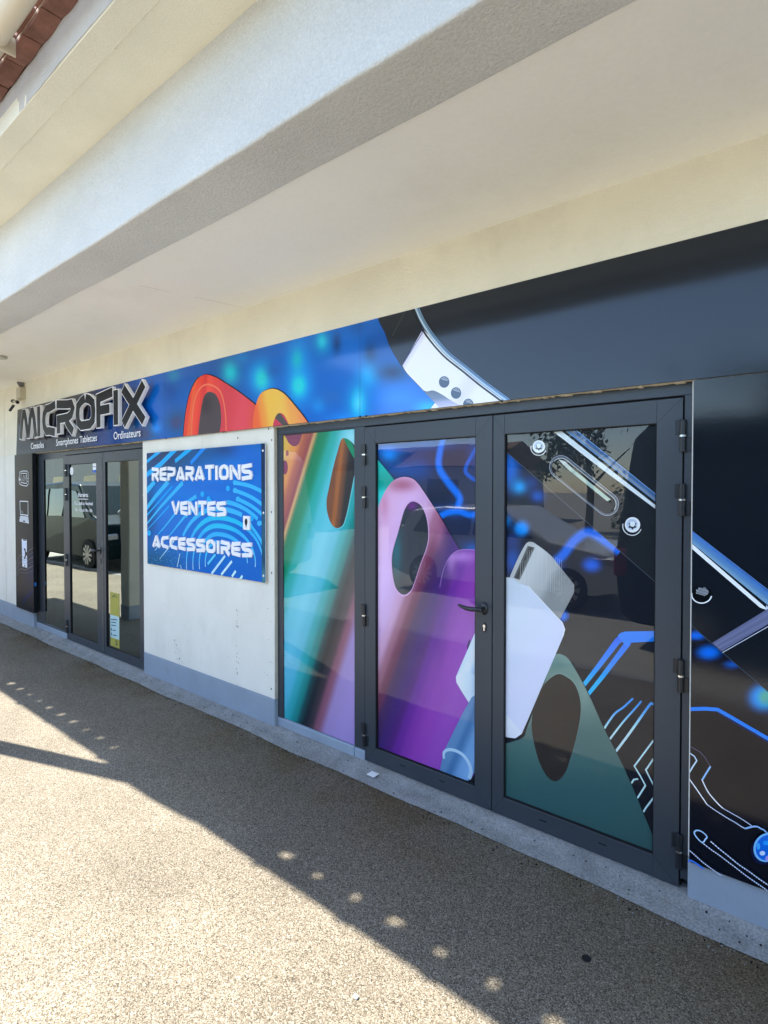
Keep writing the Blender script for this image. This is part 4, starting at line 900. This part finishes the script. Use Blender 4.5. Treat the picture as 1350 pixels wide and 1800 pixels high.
A.line([Y7(*p) for p in ((660, 1050), (700, 1040), (740, 1030), (790, 1030), (830, 1052), (860, 1065), (900, 1100), (1100, 1240), (1400, 1440))], 2.6, (150, 190, 240), smooth=True)
A.line([Y7(*p) for p in ((205, 1195), (165, 1160), (130, 1110), (130, 1085), (150, 1070), (190, 1075), (235, 1105), (260, 1140), (240, 1165), (225, 1190), (205, 1195))], 2.2, (170, 205, 244), smooth=True)
beads([Y7(*p) for p in ((205, 1195), (300, 1268), (390, 1330), (480, 1398), (570, 1465), (660, 1535), (750, 1598), (840, 1660), (920, 1720), (1000, 1780), (1200, 1920))], 1.5)
beads([Y7(*p) for p in ((300, 1180), (400, 1265), (500, 1345), (600, 1425), (700, 1492), (800, 1565), (900, 1632), (1000, 1700), (1200, 1850))], 1.5)
beads([Y7(*p) for p in ((50, 1250), (120, 1305), (200, 1378), (280, 1440), (350, 1490), (420, 1535))], 1.5); A.line([Y7(50, 1395), Y7(90, 1375), Y7(150, 1405), Y7(230, 1460)], 3.2, (60, 120, 220), smooth=True)
A.ell(1346, 1489, 24, 28, (8, 20, 60), rot=.5); A.ell(1349, 1486, 23, 26, (120, 190, 246), rot=.5); A.ell(1350, 1486, 20, 23, (14, 92, 214), rot=.5); A.ell(1341, 1496, 5, 4, (200, 220, 240)); A.ell(1334, 1484, 3, 6, (60, 170, 240)); A.ell(1352, 1505, 6, 5, (170, 150, 220)); A.ell(1348, 1478, 6, 4, (40, 140, 240))
A.build('printed_face', M['hdr'], rp_)
u = MB(); u.box(RX0-.0008, RX0+.0004, -.0490, -.031, RZ0, 2.1505); u.build('panel_edge', surf('cut_edge', (.25, .28, .32), .5), rp_)

# ---- left-hand set
fl = thing('door_surround', 'anthracite metal frame with clear fixed side pane around the far entrance', 'door frame')
qx0 = OL[0]+.0045; qx1 = OL[1]-.0045
fg0, fg1 = onY(78.5, 950, .004).x, onY(113, 950, .004).x
m0 = onY(117.5, 950, -.004).x; mm_ = onY(182, 950, -.004).x; m1 = onY(255.2, 950, -.004).x
mb = MB(); mb.box(qx0, qx1, -.002, .05, 2.103, 2.1585); mb.box(qx0, fg0, -.0015, .05, .106, 2.1025); mb.box(fg1, m0-.003, -.0015, .05, .106, 2.1025); mb.box(fg0, fg1, -.001, .05, 2.07, 2.1023); mb.box(fg0, fg1, -.001, .05, .1062, .125)
mb.build('outer_frame', M['alu'], fl, bevel=.0015)
mb = MB(); mb.box(m1+.0005, qx1+.002, .01, .05, .05, 2.10); mb.box(m0-.0028, m0-.0005, .01, .05, .05, 2.10); mb.box(m0, m1, .012, .05, 2.0945, 2.1028); mb.box(mm_-.004, mm_+.004, .012, .05, .05, 2.094); mb.build('gasket', M['rubber'], fl)
mb = MB(); mb.box(fg0+.001, fg1-.001, .002, .006, .125, 2.07); mb.build('glass', M['mirror'], fl)
f10, f11 = onY(124.5, 950, .01).x, onY(172.3, 950, .01).x; f20, f21 = onY(188, 950, .01).x, onY(247, 950, .01).x
z1a = (px_z(124, 815, .01)+px_z(172, 812, .01))/2; z0a = (px_z(124, 1112, .01)+px_z(172, 1131, .01))/2; z1b = (px_z(188, 811, .01)+px_z(247, 809, .01))/2
z0b = (px_z(188, 1136, .01)+px_z(247, 1158, .01))/2
d1 = leaf('door_leaf', 'far entrance door leaf with white opening hours lettering and a lever handle', m0, mm_-.003, ZLB, ZLT, f10, f11, z0a, z1b, M['mirror'], m0-.001, [zh(115, 816, 838), zh(115, 858, 880), zh(116, 973, 995), zh(117, 1089, 1112)], 'glazed door leaves')
d2 = leaf('door_leaf', 'far entrance door leaf beside the pier with a yellow and pale blue notice', mm_+.003, m1, ZLB, ZLT, f20, f21, z0b, z1b, M['mirror'], m1+.001, [zh(254, 808, 834), zh(254, 858, 883), zh(254, 998, 1024), zh(254, 1138, 1164)], 'glazed door leaves')
handle(d1, onY(174, 968, -.02).x, px_z(174, 968, -.02), 1, px_z(174.5, 987, -.02))
mb = MB(); xx = onY(179.5, 950, -.005).x
random.seed(3); z = .08
while z < 2.0: hgt = random.uniform(.02, .09); mb.box(xx-.003, xx+.001, -.0065, -.004, z, z+hgt); z += hgt+random.uniform(.004, .02)
mb.build('brush_strip', surf('worn_edge', (.25, .22, .18), .6, .3, 20), d1)
for s, a, b_, yb, hh in (('Horaires', 137.6, 154.8, 873.2, 7.4), ('Du Lundi au Vendredi', 131.2, 163, 887, 5.6), ('9h - 12h et 14h - 18h', 132.6, 162, 898.6, 5.2)):
    q = onY(a, yb, .008); text_obj(s, q.x, onY(b_, yb, .008).x, q.z, onY(a, yb-hh, .008).z-q.z, .0085, M['lwhite'], 'opening_hours', d1, .014)
q = onY(138.5, 876, .008); q2 = onY(154.8, 877, .008); MB().box(q.x, q2.x, .0080, .0088, q2.z-.006, q2.z).build('underline', M['lwhite'], d1)
q = onY(126, 828, .008); mb = MB(); mb.tube([(q.x, .0085, q.z), (q.x, .0075, q.z)], .045, 20); mb.build('round_sticker', M['white'], d1)
q = onY(163.2, 826, .008); q2 = onY(168.6, 814, .008); mb = MB(); mb.box(q.x, q2.x, .0078, .0088, q.z, q2.z); s1 = mb.build('square_sticker', M['white'], d1)
q3 = onY(163.2, 830.5, .008); MB().box(q.x, q2.x-.004, .0076, .0086, q3.z, q.z-.001).build('sticker_band', surf('sticker_blue', (.03, .12, .5), .5), s1)
MB().box(q.x+.01, q2.x-.01, .0070, .0077, (q.z+q2.z)/2-.008, (q.z+q2.z)/2+.004).build('sticker_mark', surf('sticker_grey', (.3, .3, .36), .5), s1)
# notice
zl_ = lambda a, b_: (180+a/12, 1010+b_/12)
NY = .0085; a0 = onY(*zl_(168, 800), NY); a1 = onY(*zl_(355, 800), NY); zz = lambda a, b_: onY(*zl_(a, b_), NY).z
nz1 = zz(168, 362); nz0 = zz(168, 1490)
mb = MB(); mb.box(a0.x, a1.x, .0078, .0092, nz0, nz1); nt_ = mb.build('notice', surf('notice_yellow', (.36, .33, .06), .5, .04, 3), d2)
mb = MB(); mb.box(a0.x+.001, a1.x-.001, .0068, .0077, zz(168, 1310), zz(168, 840)); mb.build('notice_paper', surf('notice_blue', (.42, .60, .60), .5, .03, 3), nt_)
for s, a, b_, y_, h_ in (('Ne prends', 190, 312, 955, 34), ('et depose', 190, 300, 1020, 34), ('avec', 190, 292, 1085, 34), ('A  mains', 190, 292, 1180, 34), ('A  masque', 190, 308, 1285, 34)): pass
mb = MB()
for (a, b_, y_, h_) in ((190, 312, 940, 18), (190, 300, 1000, 18), (190, 292, 1065, 18), (225, 292, 1165, 16), (220, 308, 1270, 16), (190, 206, 1150, 60), (190, 208, 1250, 60)):
    x = a
    while x < b_:
        w = random.uniform(8, 22) if h_ < 30 else 16; p0 = onY(*zl_(x, y_+h_/2+(x-168)*.12), NY); p1 = onY(*zl_(min(x+w, b_), y_-h_/2+(x-168)*.12), NY); mb.box(p0.x, p1.x, .0064, .0067, min(p0.z, p1.z), max(p0.z, p1.z)); x += w+4
mb.build('notice_text', surf('ink_navy', (.02, .04, .08), .6), nt_)
q = onY(*zl_(275, 1478), NY); text_obj('2', q.x, onY(*zl_(325, 1478), NY).x, q.z, .045, .0072, M['black'], 'notice_number', nt_, .02)
mb = MB(); p0 = onY(*zl_(215, 475), NY); p1 = onY(*zl_(258, 430), NY); p2 = onY(*zl_(300, 488), NY)
for a, b_ in ((p0, p1), (p1, p2)): mb.tube([(a.x, .0074, a.z), (b_.x, .0074, b_.z)], .004, 5)
mb.build('notice_mark', M['black'], nt_)

# ================================================================== GUTTER, DOWNPIPE, FITTINGS
gt = thing('roof_gutter', 'sand coloured half round gutter under the roof tiles at top left', 'gutter')
def halfpipe(name, x0, x1, yc, zc, r, t, a0=172, a1=368, parent=gt, n=22):
    v = []; f = []
    for x in (x0, x1):
        for rr in (r, r-t):
            for i in range(n+1):
                a = R_(a0+(a1-a0)*i/n); v.append((x, yc+rr*math.cos(a), zc+rr*math.sin(a)))
    k = n+1
    for i in range(n): f += [(i, i+1, 2*k+i+1, 2*k+i), (k+i+1, k+i, 3*k+i, 3*k+i+1), (i+1, i, k+i, k+i+1), (2*k+i, 2*k+i+1, 3*k+i+1, 3*k+i)]
    f += [(0, k, 3*k, 2*k), (n, 2*k+n, 3*k+n, k+n)]
    me = bpy.data.meshes.new(name); me.from_pydata(v, [], f)
    bm = bmesh.new(); bm.from_mesh(me); bmesh.ops.recalc_face_normals(bm, faces=bm.faces); bm.to_mesh(me); bm.free()
    for p in me.polygons: p.use_smooth = True
    return link(name, me, parent, M['gutter'])
GC = (-1.745, 3.684); GR = .051
halfpipe('trough', -12, XR, GC[0], GC[1], GR, .003)
halfpipe('union', -2.95, -2.84, GC[0], GC[1]-.001, GR+.006, .004, 165, 378)
MB().box(-2.845, -2.838, GC[0]-.06, -1.668, GC[1]-.064, GC[1]+.02).build('bracket', M['gutter'], gt, bevel=.003)
MB().tube([(-12, GC[0]-GR, GC[1]+.006), (XR, GC[0]-GR, GC[1]+.006)], .008, 10).build('rim_bead', M['gutter'], gt, smooth=True)
x = -8.4; rg = random.Random(4)
while x < 1.5:
    q_ = rg.uniform(.004, .013); MB().box(x, x+rg.uniform(.03, .06), GC[0]-GR-q_-.004, GC[0]-GR+.01, GC[1]-.03, GC[1]+.010).build('gutter_clip', M['gutter'], gt, bevel=.003); x += rg.uniform(.38, .62)
dp = thing('downpipe', 'round sand coloured rainwater post carrying the gutter outlet beyond the frame', 'downpipe')
MB().tube([(-5.53, -1.76, -.02), (-5.53, -1.76, 3.64)], .072, 20).build('pipe', M['gutter'], dp, smooth=True)
MB().tube([(-5.50, -1.765, 3.56), (-5.25, -1.775, 3.62), (-5.0, -1.77, 3.655), (-4.75, -1.75, 3.66)], [.05, .05, .045, .03], 14).build('offset_bend', M['gutter'], dp, smooth=True)
# ceiling lamp
q = onZ(4, 623, 3.043); cl = thing('ceiling_lamp', 'flat round lamp on the white soffit at the left edge', 'lamp', loc=(0, 0, 0))
r_ = (onZ(27, 624, 3.03)-onZ(4, 623, 3.03)).length*.62
q = q+Vector((-.10, 0, 0))
MB().tube([(q.x, q.y, 3.043), (q.x, q.y, 3.022)], r_, 32).build('housing', surf('lamp_housing', (.45, .44, .38), .5), cl, bevel=.003)
MB().tube([(q.x, q.y, 3.022), (q.x, q.y, 3.018)], r_*.86, 32).build('diffuser', surf('opal_diffuser', (.55, .54, .46), .35), cl)
# security sensor bracket near the corner
sb = thing('security_sensor', 'small beige security sensor on a bracket above the left end of the sign', 'sensor')
c = onY(37.5, 690, -.06); hw_ = .055
MB().box(c.x-hw_, c.x+hw_, -.10, WF, onY(37.5, 701.5, -.06).z, onY(37.5, 681.5, -.06).z).build('housing', surf('beige_plastic', (.52, .48, .37), .6, .1, 20), sb, bevel=.006, seg=2)
MB().tube([(c.x-.02, -.06, onY(37, 682, -.06).z), (c.x-.02, -.06, 3.043)], .02, 10).tube([(c.x-.03, -.055, 3.036), (c.x+.01, -.055, 3.0425)], .045, 10).build('stem', surf('grey_stem', (.16, .15, .15), .6), sb)
zq = onY(37, 702.5, -.12).z
MB().tube([(c.x-.10, -.12, zq+.01), (c.x+.05, -.12, zq-.02)], .012, 8).tube([(c.x, -.06, zq+.03), (c.x, -.12, zq)], .014, 8).build('arm', M['gutter'], sb)
MB().tube([(c.x-.115, -.12, zq+.012), (c.x-.085, -.12, zq+.008)], .022, 10).tube([(c.x+.035, -.12, zq-.012), (c.x+.06, -.12, zq-.022)], .02, 10).tube([(c.x-.01, -.14, zq-.05), (c.x-.055, -.17, zq-.12)], .016, 10).build('lens', M['black'], sb)
# paper scrap and specks
pp = thing('paper_scrap', 'small torn white piece of paper on the concrete below the doors', 'litter', loc=tuple(onZ(655, 1361, .028)))
v = [onZ(a, b_, .028)-Vector(pp.location) for a, b_ in ((644, 1361), (654, 1356.5), (666.5, 1361), (657, 1367))]
v[1].z += .004; v[2].z += .002
me = bpy.data.meshes.new('paper_scrap_sheet'); me.from_pydata([tuple(a) for a in v]+[tuple(a+Vector((0, 0, .0008))) for a in v], [], [(0, 1, 2, 3), (7, 6, 5, 4), (0, 4, 5, 1), (1, 5, 6, 2), (2, 6, 7, 3), (3, 7, 4, 0)]); link('sheet', me, pp, M['paper'])
q = onZ(625, 1752, 0); wp = MB().box(q.x-.008, q.x+.010, q.y-.006, q.y+.007, -.004, .004).build('white_pebble', M['paper'], None, bevel=.003, seg=2); tag(wp, 'tiny white chip lying on the sunlit gravel at the bottom', 'litter')
q = onZ(1031, 1683, 0); gm = MB().tube([(q.x, q.y, -.004), (q.x, q.y, -.0025)], .017, 9).build('chewing_gum', M['rubber'], None); tag(gm, 'dark flattened spot of gum on the shaded paving at lower right', 'litter')

# ================================================================== PARKED VEHICLES, seen only mirrored in glass and gloss
car_white = surf('white_car_paint', (.72, .73, .74), .25, .01, 1, spec=.5, coat=.6); car_dark = surf('dark_car_paint', (.006, .018, .022), .3, .02, 1, spec=.10, coat=.0)
car_glass = surf('tinted_car_glass', (.03, .05, .05), .06, .02, 1, spec=.6); tyre_m = surf('tyre_rubber', (.02, .02, .02), .8); rim_m = surf('alloy_rim', (.5, .5, .5), .35, .03, 5, metal=.7); red_m = surf('tail_lens', (.25, .01, .01), .2, spec=.6)
def vehicle(name, label, cat, x, y, L_, W_, prof, win, wheels, paint, flip=1, wr=.31, group='parked vehicles reflected in the shop glass'):
    t = thing(name, label, cat, group, (x, y, -.05))
    n = len(prof); hw = W_/2
    v = []; f = []
    secs = [(-hw, .93, .0), (-hw*1.0, 1.0, .0)]
    def ins(zv, hmax): return 1 - .16*max(0, (zv-.85)/max(.3, hmax-.85))
    hm = max(p[1] for p in prof)
    for sgn in (-1, 1):
        for px, pz in prof: v.append((px*flip, sgn*hw*ins(pz, hm), pz))
    f.append(tuple(range(n))); f.append(tuple(reversed(range(n, 2*n))))
    for i in range(n): j = (i+1) % n; f.append((j, i, n+i, n+j))
    me = bpy.data.meshes.new('body'); me.from_pydata(v, [], f); bm = bmesh.new(); bm.from_mesh(me); bmesh.ops.triangulate(bm, faces=[q for q in bm.faces if len(q.verts) > 4]); bmesh.ops.recalc_face_normals(bm, faces=bm.faces); bm.to_mesh(me); bm.free()
    bo = link('body', me, t, paint); md = bo.modifiers.new('bevel', 'BEVEL'); md.width = .05; md.segments = 3; md.limit_method = 'ANGLE'; md.angle_limit = R_(25)
    for sgn in (-1, 1):
        for wp_ in win:
            P = [(a*flip, sgn*(hw*ins(b_, hm)+.012), b_) for a, b_ in wp_]; MB().prism(P, (0, -sgn*.02, 0)).build('window', car_glass, t)
        for wx in wheels:
            w_ = MB().tube([(wx*flip, sgn*(hw-.20), wr), (wx*flip, sgn*(hw+.012), wr)], wr, 28).build('wheel', tyre_m, t, bevel=.02, seg=2)
            rm = MB().tube([(wx*flip, sgn*(hw+.0125), wr), (wx*flip, sgn*(hw+.020), wr)], wr*.22, 16)
            for k_ in range(10):
                a = 2*math.pi*k_/10; ca_, sa_ = math.cos(a), math.sin(a); nx_, nz_ = -sa_, ca_
                q0 = [(wx*flip+ca_*rr+nx_*ww, sgn*(hw+.013), wr+sa_*rr+nz_*ww) for rr, ww in ((wr*.18, .012), (wr*.64, .035), (wr*.64, -.035), (wr*.18, -.012))]; rm.prism(q0, (0, sgn*.012, 0))
            rm.build('rim', rim_m, w_)
        xs_ = [p[0] for p in prof]
        MB().box(min((max(xs_)-.02)*flip, (max(xs_)-.42)*flip), max((max(xs_)-.02)*flip, (max(xs_)-.42)*flip), min(sgn*(hw-.28), sgn*(hw+.008)), max(sgn*(hw-.28), sgn*(hw+.008)), .68, .82).build('headlight', rim_m, t, bevel=.03)
        MB().box(min((min(xs_)-.008)*flip, (min(xs_)+.14)*flip), max((min(xs_)-.008)*flip, (min(xs_)+.14)*flip), min(sgn*(hw-.2), sgn*(hw+.004)), max(sgn*(hw-.2), sgn*(hw+.004)), .78, 1.1).build('tail_light', red_m, t, bevel=.02)
    return t
hatch = [(-2.0, .35), (-2.05, .75), (-1.9, 1.0), (-1.55, 1.42), (-.9, 1.5), (.2, 1.46), (1.0, 1.0), (1.85, .86), (2.05, .65), (2.05, .32), (1.7, .24), (-1.7, .24)]
hw1 = [[(-1.55, 1.02), (-1.32, 1.36), (-.95, 1.42), (-.35, 1.42), (-.35, 1.02)], [(-.27, 1.02), (-.27, 1.42), (.15, 1.39), (.78, 1.02)]]
vehicle('parked_car', 'white small hatchback parked facing along the shopfront, visible mirrored in the near doors', 'car', -4.4, -6.3, 4.1, 1.7, hatch, hw1, (-1.3, 1.3), car_white, 1)
van = [(-2.4, .35), (-2.45, 1.0), (-2.3, 2.35), (-2.1, 2.55), (.9, 2.5), (1.35, 2.3), (2.0, 1.35), (2.55, 1.1), (2.6, .5), (2.3, .25), (-2.2, .25)]
vw = [[(-2.1, 1.35), (-2.0, 2.1), (-.9, 2.1), (-.9, 1.35)], [(-.75, 1.35), (-.75, 2.1), (.3, 2.1), (.3, 1.35)], [(.42, 1.35), (.42, 2.1), (1.15, 2.05), (1.65, 1.35)]]
vehicle('parked_van', 'tall dark van parked right behind the photographer, visible mirrored at the right edge', 'van', .45, -5.0, 5, 1.9, van, vw, (-1.6, 1.7), car_dark, 1, .34)
mpv = [(-2.1, .35), (-2.15, .9), (-2.0, 1.5), (-1.7, 1.9), (-.2, 1.98), (.7, 1.9), (1.6, 1.2), (2.3, 1.02), (2.45, .6), (2.4, .3), (2.1, .24), (-1.9, .24)]
mw = [[(-1.9, 1.15), (-1.65, 1.72), (-.8, 1.8), (-.8, 1.15)], [(-.7, 1.15), (-.7, 1.8), (.1, 1.8), (.1, 1.15)], [(.2, 1.15), (.2, 1.8), (.65, 1.74), (1.35, 1.15)]]
vehicle('parked_van', 'dark green people carrier parked beyond the arcade, visible mirrored in the far entrance glass', 'van', -14.4, -3.7, 4.6, 1.8, mpv, mw, (-1.4, 1.55), car_dark, 1, .34)
vehicle('parked_van', 'white delivery van parked beyond the pillar, visible mirrored in the far entrance glass', 'van', -10.75, -4.4, 5, 1.9, van, vw[1:], (-1.6, 1.7), car_white, -1, .34)

# ================================================================== FAR SIDE OF THE CAR PARK (mirrored in the doors)
fb = thing('far_building', 'low cream building with tiled roof across the car park, mirrored in the glass', 'building')
u = MB(); u.box(-34, -14, -30, -22, -.05, 3.0); u.build('wall', M['pillar'], fb)
u = MB(); u.prism([(-35, -21.3, 2.95), (-35, -26, 4.4), (-35, -31, 2.95)], (21.5, 0, 0)); u.build('roof', surf('faded_tile', (.20, .12, .085), .9, .3, 3), fb)
for i in range(4): MB().box(-32+i*5, -30.2+i*5, -22.02, -21.96, .9, 2.3).build('window', car_glass, fb)
bb = thing('apartment_block', 'tall beige apartment block behind the parked vans, mirrored in the far entrance', 'building')
MB().box(-70, -24, -26, -14, -.05, 11).build('wall', surf('block_render', (.34, .32, .27), .9, .04, .5), bb)
for i in range(8):
    for k_ in range(3): MB().box(-66+i*5.2, -64+i*5.2, -14.03, -13.95, 1.2+k_*3.2, 2.7+k_*3.2).build('window', car_glass, bb)
leafm = surf('foliage', (.06, .10, .03), .7, .35, 6); bark = surf('bark', (.12, .09, .06), .9, .2, 10)
def tree(x, y, h, r, label):
    t = thing('broadleaf_tree', label, 'tree', 'trees across the car park', (x, y, -.05))
    mb = MB().tube([(0, 0, 0), (.08, .03, h*.3), (-.05, .1, h*.55), (.05, 0, h*.8)], [.18, .14, .09, .03], 9)
    for k_ in range(7): a = k_*2.4; zz_ = h*(.3+.06*k_); mb.tube([(0, 0, zz_), (math.cos(a)*r*.45, math.sin(a)*r*.45, zz_+h*.16), (math.cos(a)*r*.75, math.sin(a)*r*.75, zz_+h*.26)], [.07, .04, .015], 6)
    mb.build('trunk', bark, t)
    lv = MB(); rnd = random.Random(int(x*10+y)); cl_ = [(rnd.gauss(0, r*.42), rnd.gauss(0, r*.42), h*(.42+.5*rnd.random()), r*rnd.uniform(.22, .42)) for _ in range(22)]
    for k_ in range(2200):
        c_ = rnd.choice(cl_); d = Vector((rnd.gauss(0, 1), rnd.gauss(0, 1), rnd.gauss(0, .8))).normalized()*c_[3]*rnd.uniform(.5, 1.05); p = Vector(c_[:3])+d
        a = Vector((rnd.gauss(0, 1), rnd.gauss(0, 1), rnd.gauss(0, 1))).normalized()*.11; b_ = a.cross(Vector((rnd.gauss(0, 1), rnd.gauss(0, 1), rnd.gauss(0, 1)))).normalized()*.07
        lv.poly([p-a, p+b_, p+a, p-b_])
    lv.build('crown', leafm, t)
for x, y, h, r, lb in ((-8.2, -21, 6.2, 2.2, 'bushy tree right of the far tiled building'), (-1.5, -21, 7.5, 2.6, 'tall tree across the car park behind the camera'), (4.5, -20, 6, 2.4, 'rounded tree at the right end of the car park'), (11, -22, 7, 2.8, 'broad tree furthest right across the car park'), (-40, -24, 8, 3, 'tree beyond the left end of the far building')): tree(x, y, h, r, lb)
fn = thing('street_lamp', 'slim grey lamp post across the car park near the trees', 'street lamp')
MB().tube([(-4.2, -18, 0), (-4.2, -18, 6.5), (-4.2, -17, 6.8)], [.07, .05, .04], 10).build('pole', M['alu'], fn); MB().box(-4.3, -4.1, -17.1, -16.5, 6.75, 6.85).build('lamp_head', M['alu'], fn)
hedge = MB(); rnd = random.Random(5)
for k_ in range(9000):
    p = Vector((rnd.uniform(-8, 30), rnd.gauss(-24, .5), rnd.uniform(0, 2.4+.4*math.sin(rnd.random()*6)))); a = Vector((rnd.gauss(0, 1), rnd.gauss(0, 1), rnd.gauss(0, 1))).normalized()*.16; b_ = a.cross(Vector((0, .3, 1))).normalized()*.1; hedge.poly([p-a, p+b_, p+a, p-b_])
tag(hedge.build('hedge', leafm), 'long clipped hedge closing the far side of the car park', 'hedge')
